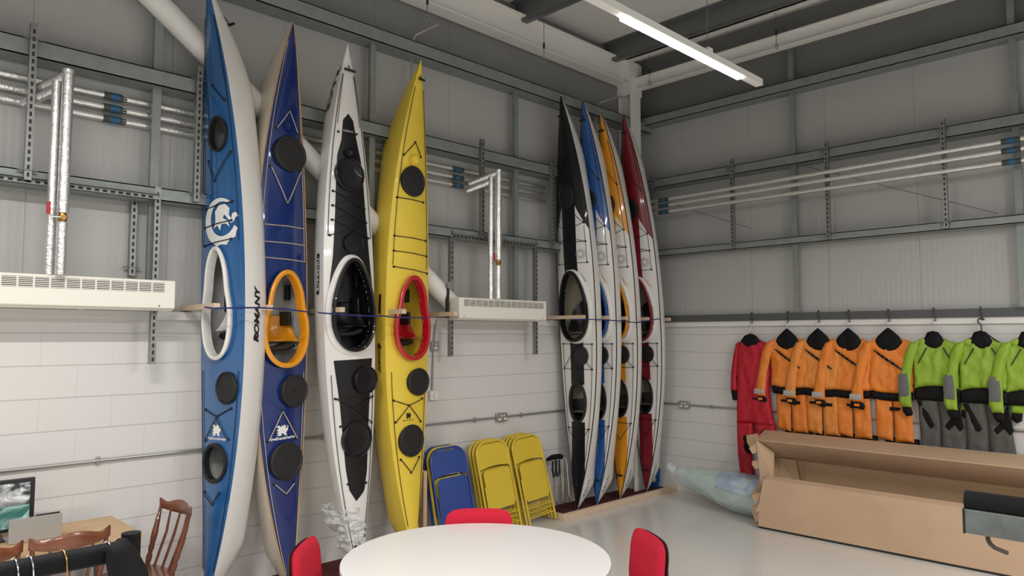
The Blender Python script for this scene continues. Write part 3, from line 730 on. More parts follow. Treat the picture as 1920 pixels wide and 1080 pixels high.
# --- 5 to 8: the matching boats
def racer(name_label, base, top, colm, rimm, darkdeck=False, spec=None):
    k = Kayak('sea_kayak', name_label, base, top, 180, 0.545, S=0.14, Hd=0.245, deck=0.11, hull=GELW, deckm=GELW, inner=INB, p=2.3, q=1.05, full=0.85, stern_cut=0.88, bow_cut=0.70, rock=0.085, seam=CORDB, zm=0.47, group='matching white-hulled kayaks in the corner rack')
    k.rear = 0.03
    if spec is None:
        spec = {}
        spec['cp'] = [k.px(*p) for p in ((1068, 508), (1080, 641), (1052, 600), (1106, 600))]
        spec['h1'] = k.px(1061, 369); spec['day'] = k.px(1091, 667); spec['low'] = k.px(1082, 754)
        spec['logo'] = k.px(1088, 476); spec['scr'] = k.px(1094, 520)
        spec['z'] = {y: k.pz(y) for y in (178, 240, 330, 387, 395, 420, 432, 445, 455, 478, 494, 640, 645, 690, 692, 798, 810, 830, 900, 920, 945)}
    Z = spec['z']
    zt, zb = spec['cp'][0][1], spec['cp'][1][1]; zc = (zt+zb)/2; a = (zt-zb)/2-0.03; w = (spec['cp'][3][0]-spec['cp'][2][0])/2-0.03; w = min(w, k.B/2-0.05)
    base_ = k.egg(zc, a, w/1.1, 0.22, 0.85, 64); k.cut([p.copy() for p in base_]); k.cc = (zc, a, w)
    k.ring('cockpit_rim', base_, [(-0.002, -0.035), (-0.004, 0.02), (0.0, 0.034), (0.015, 0.038), (0.03, 0.03), (0.03, 0.02), (0.01, 0.02), (0.008, -0.012)], rimm, flatn=0.5)
    k.ring('coaming_flange', base_, [(0.02, -0.02), (0.02, 0.010), (0.05, 0.004), (0.055, -0.004), (0.055, -0.02)], GELW if not darkdeck else GELW, flatn=0.1)
    k.hatch_at(0.0, spec['h1'][1], 0.105, 0.14, 'lid')
    k.hatch_at(0.075, spec['day'][1], 0.088, 0.105, 'lid')
    k.hatch_at(0.0, spec['low'][1], 0.125, 0.24, 'open')
    k.body(bulk=[zc+0.75, zc-0.42, spec['low'][1]-0.12])
    # seat and back band
    z0, z1 = zc-a*0.75, zc+a*0.25; hw = w*0.9
    mb = MB(); mb.grid(lambda u, v: Vector(((u*2-1)*hw, k.yk(z0)-0.05-0.16*abs(u*2-1)**4*(1-0.6*v), z0+(z1-z0)*v*(1-0.35*(u*2-1)**2))), 18, 12); so = mb.build('seat', BLACKP, k.root)
    mb = MB(); mb.grid(lambda u, v: Vector((math.sin((u-.5)*2)*hw, k.yk(z0)-0.06-0.2*v, z0-0.03-0.05*(1-math.cos((u-.5)*2)))), 14, 4); so = mb.build('backrest', BLACKP, k.root)
    lz = spec['low'][1]
    mb = MB(); mb.grid(lambda u, v: k.H(u*2-1, lz-0.24+0.25*v, 0.90, -0.004), 18, 8); mb.build('skeg_housing', BLACKP, k.root)
    # coloured graphics over the white deck
    xs = 0.097; hbz = k.hb
    zA, zB = Z[440] if 440 in Z else Z[432], Z[387]
    def xb(z):
        t = (z-zA)/(zB-zA); return hbz(z)*(1-t)*0.985+xs*t
    zs = min(z for z in [k.L*i/400 for i in range(400)] if hbz(z)*0.98 > xs)
    k.decal_fn('centre_stripe', 0.01, zs, lambda z: -hbz(z)*0.985, lambda z: hbz(z)*0.985, colm, 20)
    k.decal_fn('centre_stripe', zs, spec['low'][1]-0.22, lambda z: -xs, lambda z: xs, colm, 20)
    k.decal_fn('centre_stripe', spec['low'][1]+0.20, zc-a-0.02, lambda z: -xs, lambda z: xs, colm, 20)
    k.decal_fn('centre_stripe', zc+a+0.01, zB, lambda z: -xs, lambda z: xs, colm, 30)
    k.decal_fn('bow_panel', zA, zB, xb, lambda z: hbz(z)*0.985, colm, 20)
    k.decal_fn('bow_panel', zA, zB, lambda z: -hbz(z)*0.985, lambda z: -xb(z), colm, 20)
    k.decal_fn('bow_panel', zB, k.L*0.995, lambda z: -hbz(z)*0.985, lambda z: hbz(z)*0.985, colm, 70, 16)
    if darkdeck:
        pass
    # deck lines
    k.perim(0.80, Z[920], Z[645], CORDB); k.perim(0.80, Z[494], Z[240], CORDB)
    def rung(za, zb_=None, u=0.8):
        zb_ = za if zb_ is None else zb_
        k.line('bungee_cord', [(-u*k.hb(za), za), (0, zb_), (u*k.hb(za), za)], CORDB, 0.0032, 0.011)
        for sg in (-1, 1): k.fit(sg*u*k.hb(za), za)
    rung(Z[494]); rung(Z[455], Z[445]-0.0); rung(Z[455]); rung(Z[420], Z[432]); rung(Z[420], Z[395]+0.05); rung(Z[330], Z[330]+0.22); rung(Z[645]); rung(Z[692]); rung(Z[692], Z[645]-0.02); rung(Z[798]-0.03); rung(Z[798]-0.03, Z[830]-0.05)
    k.toggle(Z[900]-0.05, ln=0.04); k.toggle(k.L-0.25, ln=0.04)
    # dotted sun and small script on the white panel
    mb = MB()
    for i in range(20):
        t = 2*PI*i/20
        for r_, sz in ((0.05, 0.010), (0.033, 0.007)):
            cx, cz = spec['logo'][0]+r_*math.cos(t), spec['logo'][1]+r_*math.sin(t); d = Vector((math.cos(t), math.sin(t))); e = Vector((-d.y, d.x))
            q = [Vector((cx, cz))+d*s1*sz*0.6+e*s2*0.0035 for s1, s2 in ((-1, -1), (1, -1), (1, 1), (-1, 1))]
            V_ = [mb.bm.verts.new(k.D(p.x, p.y, 0.003)) for p in q]; mb.bm.faces.new(V_)
    mb.build('sun_logo', DECALG, k.deck, smooth=False)
    V, F = text_tris('reval', 0.058, 0.3); rot = math.radians(-62); V = [(x*math.cos(rot)-y*math.sin(rot), x*math.sin(rot)+y*math.cos(rot)) for x, y in V]
    k.decal_tris('lettering', V, F, spec['scr'][0], spec['scr'][1], DECALO if colm is not BLACKG else DECALG)
    k.hull_text('lettering', 'REVAL', Z[920]+0.02, 0.30, 0.07, DECALG, side=1, up=True, shear=0.2)
    return k, spec
K5, SPEC = racer('white-hulled sea kayak with black deck stripe, foremost of the four in the corner rack', (-1.827, -0.36, 0.03), (-2.07, -0.36, 4.735), BLACKG, BLACKG, True)
K6, _ = racer('white-hulled sea kayak with bright blue deck stripe, second of the four in the corner rack', (-1.475, -0.36, 0.03), (-1.68, -0.36, 4.77), KBL2, KBL2, spec=SPEC)
K7, _ = racer('white-hulled sea kayak with orange deck stripe, third of the four in the corner rack', (-1.02, -0.355, 0.03), (-1.34, -0.36, 4.71), KORG, KORG, spec=SPEC)
K8, _ = racer('white-hulled sea kayak with dark red deck stripe, nearest the corner column', (-0.49, -0.36, 0.03), (-0.885, -0.36, 4.78), KRED, KRED, spec=SPEC)
# ------------------------------------------------------------------ the building
def S(name, mb, m, smooth=False, bevel=0): return struct(mb.build(name, m, None, smooth=smooth, bevel=bevel))
XL, YN = -14.0, -13.0
FLOORM = mat('grey_resin_floor', (0.68, 0.67, 0.64), 0.22, noise_amt=0.05, noise_scale=1.2, coat=0.25)
S('floor', MB().box(XL, 0.3, YN, 0.3, -0.1, 0.0), FLOORM)
S('wall_left', MB().box(XL, 0.3, 0.0, 0.25, 0.0, 2.11), block_mat('painted_blocks_left', 0))
S('wall_right', MB().box(0.0, 0.25, YN, 0.0, 0.0, 2.11), block_mat('painted_blocks_right', 1))
CL = clad_mat('cladding_left', 0, 0.66, (0.44, 0.44, 0.43)); CR = clad_mat('cladding_right', 1, 0.66, (0.44, 0.44, 0.43))
S('wall_left_cladding', MB().box(XL, 0.3, 0.004, 0.25, 2.11, 4.80), CL)
S('wall_right_cladding', MB().box(0.004, 0.25, YN, 0.004, 2.11, 4.86), CR)
LINER = clad_mat('dark_liner', 0, 0.66, (0.22, 0.222, 0.218))
S('wall_left_liner', MB().box(XL, 0.3, 0.003, 0.25, 4.80, 5.9), LINER)
S('wall_right_liner', MB().box(0.003, 0.25, YN, 0.003, 4.86, 5.9), LINER)
S('ceiling', MB().box(XL, 0.3, YN, 0.3, 5.78, 5.9), CEIL)
# capping board and dark channel above the blocks
S('trim_1', MB().box(-0.035, 0.004, YN, 0.0, 2.103, 2.165), WHITE)
S('trim_2', MB().box(XL, 0.0, -0.035, 0.004, 2.103, 2.165), WHITE)
S('beam', MB().prism([(-0.06, 2.165), (0.0, 2.165), (0.0, 2.25), (-0.06, 2.25), (-0.06, 2.24), (-0.05, 2.24), (-0.05, 2.175), (-0.06, 2.175)], YN, 0.0, axis='y') if False else MB().box(-0.06, 0.004, YN, -0.06, 2.166, 2.249), RAILG)
# girts: Z sections along both walls
def girt_y(z0, z1, x0, x1, m=GALV):   # along x on the left wall
    mb = MB(); d = 0.2; t = 0.008
    mb.box(x0, x1, -d, -d+t, z0, z1); mb.box(x0, x1, -d, 0.003, z0-0.0, z0+t); mb.box(x0, x1, -d, -0.12, z1-t, z1)
    return mb
def girt_x(z0, z1, y0, y1):
    mb = MB(); d = 0.2; t = 0.008
    mb.box(-d, -d+t, y0, y1, z0, z1); mb.box(-d, 0.003, y0, y1, z0, z0+t); mb.box(-d, -0.12, y0, y1, z1-t, z1)
    return mb
for z0, z1 in ((3.82, 3.94), (2.97, 3.065), (4.71, 4.84)):
    S('girt_beam', girt_y(z0, z1, XL, -0.05), GALV)
for z0, z1 in ((3.93, 4.04), (3.02, 3.10), (4.79, 4.90)):
    S('girt_beam', girt_x(z0, z1, YN, -0.05), GALV)
# side rail stays
for x in (-6.33, -4.44, -2.55):
    S('post', MB().box(x-0.03, x+0.03, -0.13, -0.09, 2.2, 4.75), GALV)
for y in (-2.18, -4.31, -6.45):
    S('post', MB().box(-0.13, -0.09, y-0.03, y+0.03, 2.26, 5.6), GALV)
# corner column
def ibeam_y(mb, x, y0, y1, z0, z1, w=0.2, t=0.014):    # I section running along y
    mb.box(x-w/2, x+w/2, y0, y1, z0, z0+t); mb.box(x-w/2, x+w/2, y0, y1, z1-t, z1); mb.box(x-t/2, x+t/2, y0, y1, z0+t, z1-t); return mb
def ibeam_x(mb, y, x0, x1, z0, z1, w=0.2, t=0.014):
    mb.box(x0, x1, y-w/2, y+w/2, z0, z0+t); mb.box(x0, x1, y-w/2, y+w/2, z1-t, z1); mb.box(x0, x1, y-t/2, y+t/2, z0+t, z1-t); return mb
mb = MB(); cx, cy = -0.40, -0.105
mb.box(cx-0.11, cx+0.11, cy-0.10, cy-0.088, 0, 5.6); mb.box(cx-0.11, cx+0.11, cy+0.088, cy+0.10, 0, 5.6); mb.box(cx-0.006, cx+0.006, cy-0.09, cy+0.09, 0, 5.6)
S('column', mb, STEELW)
S('eaves_beam', ibeam_x(MB(), -0.105, XL, -0.52, 5.285, 5.60, 0.17), STEELW)
S('eaves_beam', ibeam_y(MB(), -0.37, YN, -0.215, 5.225, 5.385, 0.10), STEELW)
mb = MB(); mb.box(-0.525, -0.512, -0.21, 0.0, 5.15, 5.62); mb.box(-0.50, -0.28, -0.222, -0.208, 5.15, 5.58); S('connection_plate', mb, STEELW)
# roof purlins
for i, x in enumerate((-0.78, -2.45, -4.2, -5.9, -7.6, -9.3, -11)):
    mb = MB(); mb.box(x-0.006, x+0.006, YN, -0.02, 5.55, 5.778); mb.box(x, x+0.09, YN, -0.02, 5.55, 5.562); mb.box(x-0.09, x, YN, -0.02, 5.766, 5.778)
    S('purlin_beam', mb, PURLIN)
mb = MB(); mb.box(-0.56, -0.44, YN, -0.02, 5.60, 5.612); mb.box(-0.56, -0.548, YN, -0.02, 5.60, 5.70); S('eaves_purlin_beam', mb, STEELW)
# big round wind brace behind the boats
a = PA(290, 0, -0.15); b = PA(845, 566, -0.15); d = (b-a).normalized()
S('brace_beam', MB().tube([a-d*1.6, b+d*0.05], 0.088, 32), STEELW, smooth=True)
# carpeted standing area with its timber kerb
S('carpet_base', MB().box(-2.17, -0.01, -0.455, -0.004, 0.0, 0.022), CARPET)
S('carpet_base', MB().box(-7.2, -4.0, -0.70, -0.004, 0.0, 0.014), CARPET)
t = empty('timber_kerb', 'low pine kerb round the dark red carpet under the four corner kayaks', 'kerb')
MB().box(-2.205, 0.0, -0.50, -0.455, 0.0, 0.07).build('front_rail', PINEX, t, bevel=0.003); MB().box(-2.205, -2.165, -0.455, -0.005, 0.0, 0.07).build('side_rail', PINEX, t, bevel=0.003)
MB().box(-0.0, 0.0, 0, 0, 0, 0).bm.free()
# timber pegs that hold the boats apart
PEGS = [(413, 571, 'left of the mid-blue kayak'), (512, 574, 'between the mid-blue and royal blue kayaks'), (647, 579, 'across the black and white kayak'), (762, 584, 'across the yellow kayak'), (858, 592, 'between the yellow kayak and the right-hand heater'),
        (1098, 597, 'across the black-striped kayak'), (1142, 597, 'across the blue-striped kayak'), (1178, 597, 'across the orange-striped kayak'), (1218, 597, 'across the dark red striped kayak'), (1258, 597, 'beyond the dark red striped kayak')]
for i, (px, py, lab) in enumerate(PEGS):
    yE = -0.62 if i < 5 else -0.60
    if i == 4: yE = -0.42
    P = PA(px, py, yE); x = P.x
    o = MB().box(x-0.045, x, yE, 0.0, 2.175, 2.215).build('timber_peg', PINEX, None, bevel=0.002)
    tag(o, 'square pine peg sticking out of the wall ' + lab, 'peg', 'pine pegs holding the kayaks')
# rope across the front of the boats
def rope(pts, lab):
    o = MB().tube(pts, 0.006, 8).build('rope', ROPE, None); tag(o, lab, 'rope')
def fr(px, py, y): return PA(px, py, y)
rope([fr(384, 576, -0.62), fr(400, 578, -0.68), fr(462, 577, -0.72), fr(486, 577, -0.70), fr(530, 579, -0.66), fr(578, 585, -0.66)], 'dark blue rope across the mid-blue and royal blue kayaks')
rope([fr(596, 586, -0.62), fr(616, 588, -0.66), fr(660, 591, -0.66), fr(704, 593, -0.62), fr(716, 592, -0.62), fr(740, 595, -0.64), fr(802, 596, -0.60)], 'dark blue rope across the black and white kayak and the yellow kayak')
rope([fr(1072, 599, -0.62), fr(1113, 599, -0.67), fr(1152, 601, -0.67), fr(1192, 605, -0.67), fr(1234, 598, -0.67), fr(1244, 600, -0.4)], 'dark blue rope across the four kayaks in the corner rack')

# ------------------------------------------------------------------ services on the walls
def slotted(name, lab, x, y, z0, z1, w=0.041, axis='y', group=None):
    """upright slotted channel: open C section whose slotted back faces the room"""
    t = empty(name, lab, 'channel', group, loc=(x, y, z0)); h = z1-z0; d = 0.041; th = 0.003
    mb = MB()
    if axis == 'y':
        mb.box(-w/2, w/2, -th, 0, 0, h); mb.box(-w/2, -w/2+th, 0, d, 0, h); mb.box(w/2-th, w/2, 0, d, 0, h)
    else:
        mb.box(-th, 0, -w/2, w/2, 0, h); mb.box(0, d, -w/2, -w/2+th, 0, h); mb.box(0, d, w/2-th, w/2, 0, h)
    mc = mb; mb = MB(); n = int(h/0.05)
    for i in range(n):
        z = 0.02+i*0.05
        if axis == 'y': mb.box(-0.007, 0.007, -th-0.0012, -th+0.001, z, z+0.028)
        else: mb.box(-th-0.0012, -th+0.001, -0.007, 0.007, z, z+0.028)
    ch = mc.mark(mb).build('channel', STRUT, t, smooth=False); ch.data.materials.append(DARKHOLE)
    for z in (0.06, h-0.11):
        mb = MB()
        if axis == 'y': mb.box(-0.06, 0.05, -th-0.004, 0.02, z, z+0.006)
        else: mb.box(-th-0.004, 0.02, -0.05, 0.06, z, z+0.006)
        mb.build('clamp', GALVD, t, smooth=False)
    return t
G1 = 'slotted uprights carrying the foil pipes'
for px, x, lab in ((60, -7.14, 'slotted steel upright at the far left beside the vertical foil pipe'), (372, -6.065, 'slotted steel upright just left of the mid-blue kayak'), (745, -4.23, 'slotted steel upright half hidden behind the yellow kayak'),
                   (905, -3.158, 'slotted steel upright right of the yellow kayak, behind the foil elbow'), (1036, -2.075, 'slotted steel upright just left of the black-striped kayak')):
    slotted('slotted_upright', lab, x, -0.245, 2.99, 4.03, group=G1)
for y, lab in ((-0.33, 'slotted steel upright on the right wall nearest the corner'), (-1.474, 'slotted steel upright on the right wall, second from the corner'), (-2.60, 'slotted steel upright on the right wall, third from the corner'), (-3.733, 'slotted steel upright on the right wall near the pipe couplings')):
    slotted('slotted_upright', lab, -0.245, y, 3.03, 4.11, axis='x', group=G1)
# foil pipes: along the left wall then along the right wall
def pipe_thing(lab, pts, r, group): 
    o = MB().tube(pts, r, 14).build('foil_pipe', FOIL, None); tag(o, lab, 'pipe', group); return o
yp = -0.042
def zA(px, py): return PA(px, py, yp).z
rows = [((0, 138), (360, 212), 'topmost'), ((0, 163), (360, 232), 'middle'), ((0, 185), (360, 252), 'lowest')]
for i, (p, q, lab) in enumerate(rows):
    z = (zA(*p)+zA(*q))/2
    o = pipe_thing(lab + ' of the three foil pipes along the left wall', [(XL+3, yp, z), (-2.0, yp, z)], 0.023, 'foil pipes along the left wall')
    for px in (215, 857):
        x = PA(px, 200 if px < 500 else 330, yp).x
        MB().tube([(x-0.075, yp, z), (x+0.075, yp, z)], 0.027, 14).build('coupling', GRNV, o, auto=20)
        MB().tube([(x-0.03, yp, z), (x+0.03, yp, z)], 0.0285, 14).build('blue_band', BLUV, o)
        mb = MB()
        for kk in range(8):
            a_ = 2*PI*kk/8; mb.box(x+0.05, x+0.078, yp+0.025*math.cos(a_)-0.003, yp+0.025*math.cos(a_)+0.003, z+0.025*math.sin(a_)-0.003, z+0.025*math.sin(a_)+0.003)
        mb.build('coupling_teeth', CHROME, o, smooth=False)
for i, (p, q, lab) in enumerate((((1250, 374), (1775, 284), 'topmost'), ((1250, 385), (1775, 301), 'middle'), ((1250, 397), (1775, 321), 'lowest'))):
    z1_ = PB(*p, -0.30); z2_ = PB(*q, -0.30); dz = (z2_.z-z1_.z)/(z2_.y-z1_.y)
    f = lambda y: z1_.z+dz*(y-z1_.y)
    o = pipe_thing(lab + ' of the three foil pipes along the right wall', [(-0.30, -0.25, f(-0.25)), (-0.30, -6.5, f(-6.5))], 0.024, 'foil pipes along the right wall')
    for y in (-0.56, -4.30):
        MB().tube([(-0.30, y-0.075, f(y)), (-0.30, y+0.075, f(y))], 0.027, 14).build('coupling', GRNV, o, auto=20)
        MB().tube([(-0.30, y-0.03, f(y)), (-0.30, y+0.03, f(y))], 0.0285, 14).build('blue_band', BLUV, o)
# heaters with their frames and drop pipes
def heater(lab, x0, x1, yb, yf, z0, z1, slats):
    t = empty('convector_heater', lab, 'heater', 'cream wall convectors', loc=((x0+x1)/2, yb, z0)); w = (x1-x0)/2; d = yb-yf; h = z1-z0
    MB().prism([(0, 0), (0, h), (-d, h), (-d, 0.02), (-d+0.05, 0.0)], -w, w, axis='x').build('casing', CREAM, t, smooth=False, bevel=0.004)
    mb = MB(); n = slats; gw = 2*w*0.92/n
    mh = MB()
    for i in range(n):
        xa = -w*0.90+i*gw
        mh.box(xa, xa+gw*0.86, -d-0.002, -d+0.002, h-0.085, h-0.018)
        for j in range(6): mb.box(xa, xa+gw*0.86, -d-0.005, -d+0.001, h-0.084+j*0.0115, h-0.0785+j*0.0115)
    mh.build('grille_recess', DARKHOLE, t, smooth=False)
    mb.build('grille_slats', CREAM, t, smooth=False)
    mb = MB()
    for i in range(4): mb.box(-w*0.96+i*w*0.48, -w*0.96+i*w*0.48+w*0.44, -d+0.075, -0.03, -0.003, 0.001)
    mb.build('inlet_grille', GALVD, t, smooth=False)
    mb = MB()
    for xx in (-w*0.9, w*0.9): mb.tube([(xx, -d-0.003, 0.035), (xx, -d+0.002, 0.035)], 0.006, 8)
    mb.build('screw', GALVD, t)
    return t
heater('long cream convector heater high on the wall at the left edge', -8.35, -6.24, -0.205, -0.36, 2.16, 2.375, 22)
heater('shorter cream convector heater between the yellow kayak and the black-striped kayak', -3.58, -2.33, -0.205, -0.37, 2.14, 2.36, 14)
def heater_frame(lab, xs, top):
    t = empty('channel_frame', lab, 'frame', 'slotted channel frames behind the heaters', loc=(xs[0], -0.18, 1.78))
    for x in xs:
        mb = MB(); mb.box(x-0.02-xs[0], x+0.021-xs[0], -0.022, -0.019, 0, top-1.78); mb.box(x-0.02-xs[0], x-0.017-xs[0], -0.019, 0.02, 0, top-1.78); mb.box(x+0.018-xs[0], x+0.021-xs[0], -0.019, 0.02, 0, top-1.78)
        mc = mb; mb = MB()
        for i in range(int((top-1.78)/0.05)): mb.box(x-0.007-xs[0], x+0.007-xs[0], -0.0235, -0.0215, 0.02+i*0.05, 0.048+i*0.05)
        u = mc.mark(mb).build('upright', STRUT, t, smooth=False); u.data.materials.append(DARKHOLE)
        MB().box(x-0.02-xs[0], x+0.02-xs[0], 0.02, 0.18, top-1.78-0.06, top-1.78-0.02).build('bracket_arm', STRUT, t, smooth=False)
    mb = MB(); L_ = xs[-1]-xs[0]; zz = top-1.78-0.10
    mb.box(0, L_, -0.062, -0.022, zz, zz+0.003); mb.box(0, L_, -0.062, -0.022, zz+0.038, zz+0.041); mb.box(0, L_, -0.025, -0.022, zz, zz+0.041)
    mc = mb; mb = MB()
    for i in range(int(L_/0.05)): mb.box(0.01+i*0.05, 0.038+i*0.05, -0.0262, -0.0240, zz+0.012, zz+0.028)
    c = mc.mark(mb).build('cross_channel', STRUT, t, smooth=False); c.data.materials.append(DARKHOLE)
heater_frame('slotted channel frame behind the heater at the left edge', (-8.2, -6.325), 3.07)
heater_frame('slotted channel frame behind the shorter heater', (-3.53, -2.31), 3.06)
slotted('slotted_upright', 'slotted steel upright against the wall behind the left heater, reaching down to it', -6.436, -0.05, 2.42, 3.09)
def drop(lab, x, ztop, zbot, y0, xo):
    t = empty('drop_pipes', lab, 'pipe', 'foil drop pipes feeding the heaters', loc=(x, y0, zbot)); h = ztop-zbot
    p = MB().tube([(0, 0, 0), (0, 0, 0.34)], 0.030, 16); p.tube([(0, 0, 0.40), (0, 0, h)], 0.034, 16); p.tube([(0, 0, h-0.02), (0, 0, h)], 0.036, 16)
    p.build('flow_pipe', FOIL, t)
    MB().tube([(-0.05, 0.06, 0), (-0.05, 0.06, h-0.07)], 0.028, 16).build('return_pipe', FOIL, t)
    m = MB(); m.tube([(0, 0, h-0.03), (-0.0+xo, -y0-0.13, h-0.13)], 0.033, 14); m.tube([(-0.04, 0.06, h-0.12), (xo-0.03, -y0-0.13, h-0.21)], 0.03, 14); m.build('foil_elbow', FOIL, t)
    v = MB().lathe([(0.0, -0.03), (0.022, -0.03), (0.028, 0), (0.022, 0.03), (0, 0.03)], 14, Matrix.Translation((0, 0, 0.37))).build('valve_body', BRASS, t)
    MB().tube([(0, -0.03, 0.37), (0, 0, 0.37)], 0.016, 12).build('valve_spindle', BRASS, v)
    MB().box(-0.098, -0.075, -0.04, -0.025, 0.38, 0.46).build('valve_handle', REDP, v, bevel=0.005)
    MB().tube([(0, -0.02, 0.37), (-0.085, -0.03, 0.37)], 0.007, 8).build('valve_stem', CHROME, v)
drop('pair of foil lagged drop pipes with a red-handled valve above the left heater', -6.97, 3.72, 2.375, -0.40, -0.16)
drop('pair of foil lagged drop pipes with a red-handled valve above the shorter heater', -3.085, 3.69, 2.36, -0.40, -0.16)
# conduit runs, sockets
def cond(lab, pts, r=0.010, cat='conduit', clips=()):
    t = MB().tube(pts, r, 10).build('conduit', CONDUIT, None); tag(t, lab, cat)
    for c in clips: MB().box(c[0]-0.012, c[0]+0.012, c[1]-0.012, c[1]+0.012, c[2]-0.026, c[2]+0.026).build('saddle_clip', CONDUIT, t, bevel=0.004)
zc = 1.108
cond('thin steel conduit running along the left block wall at hip height', [(XL, -0.022, zc), (-0.012, -0.022, zc)], clips=[(PA(x, y, -0.02).x, -0.012, zc) for x, y in ((184, 862), (606, 817), (891, 787), (978, 777))])
cond('thin steel conduit running along the right block wall at hip height', [(-0.022, -0.012, zc), (-0.022, YN, zc)], clips=[(-0.012, PB(x, 763, -0.02).y, zc) for x in (1240, 1334)])
def socket(lab, P, axis, w=0.15, h=0.09, m=SOCK):
    t = empty('wall_socket', lab, 'socket', loc=P)
    if axis == 'y': MB().box(-w/2, w/2, -0.045, 0, -h/2, h/2).build('plate', m, t, bevel=0.004)
    else: MB().box(-0.045, 0, -w/2, w/2, -h/2, h/2).build('plate', m, t, bevel=0.004)
    for s_ in ((-1, 1) if w > 0.1 else (0,)):
        a = s_*w*0.27
        mb = MB(); mk = MB()
        if axis == 'y': mb.box(a-0.02, a+0.02, -0.048, -0.044, -0.03, -0.008); mk.box(a*0.5-0.008, a*0.5+0.008, -0.05, -0.044, 0.008, 0.028)
        else: mb.box(-0.048, -0.044, a-0.02, a+0.02, -0.03, -0.008); mk.box(-0.05, -0.044, a*0.5-0.008, a*0.5+0.008, 0.008, 0.028)
        mb.build('socket_insert', WHITE, t, smooth=False); mk.build('switch', WHITE, t, smooth=False)
P = PA(937, 782); socket('double metal socket on the left wall above the yellow folding chairs', (P.x, 0, zc), 'y')
P = PB(1285, 760); socket('double metal socket on the right wall near the dark red striped kayak', (0, P.y, zc), 'x')
P = PA(812, 649); socket('metal switched socket on the wall right of the yellow kayak', (P.x, 0, P.z), 'y', 0.09, 0.09)
Q = PA(809, 741); o = empty('wall_switch', 'small white round-knobbed switch box right of the yellow kayak', 'switch', loc=(Q.x, 0, Q.z))
MB().box(-0.045, 0.045, -0.04, 0, -0.045, 0.045).build('box', WHITE, o, bevel=0.004); MB().lathe([(0.028, 0), (0.028, 0.012), (0, 0.014)], 20, Matrix.Translation((0.02, -0.04, 0)) @ Matrix.Rotation(PI/2, 4, 'X')).build('knob', WHITE, o)
cond('steel conduit dropping from the switched socket to the white switch box', [(P.x-0.005, -0.012, P.z-0.04), (Q.x, -0.012, Q.z+0.04)])
cond('short steel conduit rising from the switched socket to the capping board', [(P.x, -0.012, P.z+0.04), (P.x+0.012, -0.02, P.z+0.16), (P.x+0.012, -0.05, 2.15)])
# conduits bending down from the eaves
c1 = PA(822, 46, -0.2); c2 = PA(772, 75, -0.12)
cond('bent steel conduit coming down from the eaves behind the yellow kayak', [PA(822, 46, -0.25), PA(800, 56, -0.2), PA(780, 66, -0.15), PA(773, 78, -0.12), PA(772, 100, -0.12), (PA(772, 100, -0.12).x, -0.12, 3.2)], 0.011)
cond('bent steel conduit below the eaves near the corner, behind the orange-striped kayak', [PA(1165, 180, -0.3), PA(1125, 193, -0.2), PA(1116, 204, -0.15), (PA(1116, 204, -0.15).x, -0.15, 4.0)], 0.011)
# thermostat knob by the heater
P = PA(842, 535, -0.25); o = MB().lathe([(0.0, 0), (0.036, 0), (0.04, 0.03), (0.0, 0.036)], 20, Matrix.Translation(P) @ Matrix.Rotation(PI/2, 4, 'X')).build('sensor_head', GALV, None); tag(o, 'grey round sensor head at the left end of the shorter heater', 'sensor'); MB().box(P.x-0.02, P.x+0.005, P.y, P.y+0.03, 2.16, P.z).build('stem', BLACKP, o)
# bracing wires on the right wall
for A, B_, lab in (((1510, 312), (1870, 400), 'long'), ((1240, 376), (1408, 428), 'short')):
    a, b = PB(*A, -0.16), PB(*B_, -0.16); o = MB().tube([a, b], 0.004, 6).build('bracing_wire', GALVD, None); tag(o, lab + ' thin bracing wire slanting across the right wall cladding', 'wire')
# suspension hooks and wires under the roof
def hangw(lab, px, py, z, top, y=None, x=None):
    P = PA(px, py, y) if y is not None else PB(px, py, x)
    t = empty('suspension_wire', lab, 'wire', 'thin suspension wires under the roof', loc=P)
    MB().tube([(0, 0, 0.03), (0, 0, 5.78-P.z)], 0.0035, 6).build('wire', GALVD, t)
    MB().tube([(0, 0, 0.16), (0, 0, 0.22)], 0.012, 8).build('gripper', BLACKP, t)
    MB().tube([(0.03*math.cos(a_), 0, 0.03+0.03*math.sin(a_)) for a_ in [2*PI*i/12 for i in range(12)]], 0.005, 6, closed=True).build('ring', GALV, t)
hangw('suspension wire hanging in front of the left eaves beam, nearest the yellow kayak', 801, 40, 0, 0, y=-0.55)
hangw('suspension wire hanging in front of the left eaves beam above the black-striped kayak', 1020, 118, 0, 0, y=-0.55)
hangw('suspension wire with ring in front of the right eaves beam near the corner', 1218, 160, 0, 0, x=-0.5)
hangw('suspension wire with ring in front of the right eaves beam, beside the strip light', 1456, 92, 0, 0, x=-0.5)
# trunking and strip light
t = empty('strip_light', 'lit white LED strip light on suspended trunking', 'light', loc=(-3.77, -3.06, 4.0))
MB().box(-7.0, 1.07, -0.032, 0.032, 0.0, 0.055).build('trunking', WHITE, t, smooth=False, bevel=0.004)
MB().box(-0.76, 0.76, -0.030, 0.030, -0.02, -0.0005).build('diffuser', LED, t, bevel=0.006)
for x in (-3.4, 0.27):
    w_ = MB().tube([(x, 0, 0.055), (x, 0, 1.75)], 0.003, 6).build('suspension', GALVD, t); MB().box(x-0.03, x+0.03, -0.025, 0.025, 0.055, 0.085).build('bracket', WHITE, t, smooth=False)
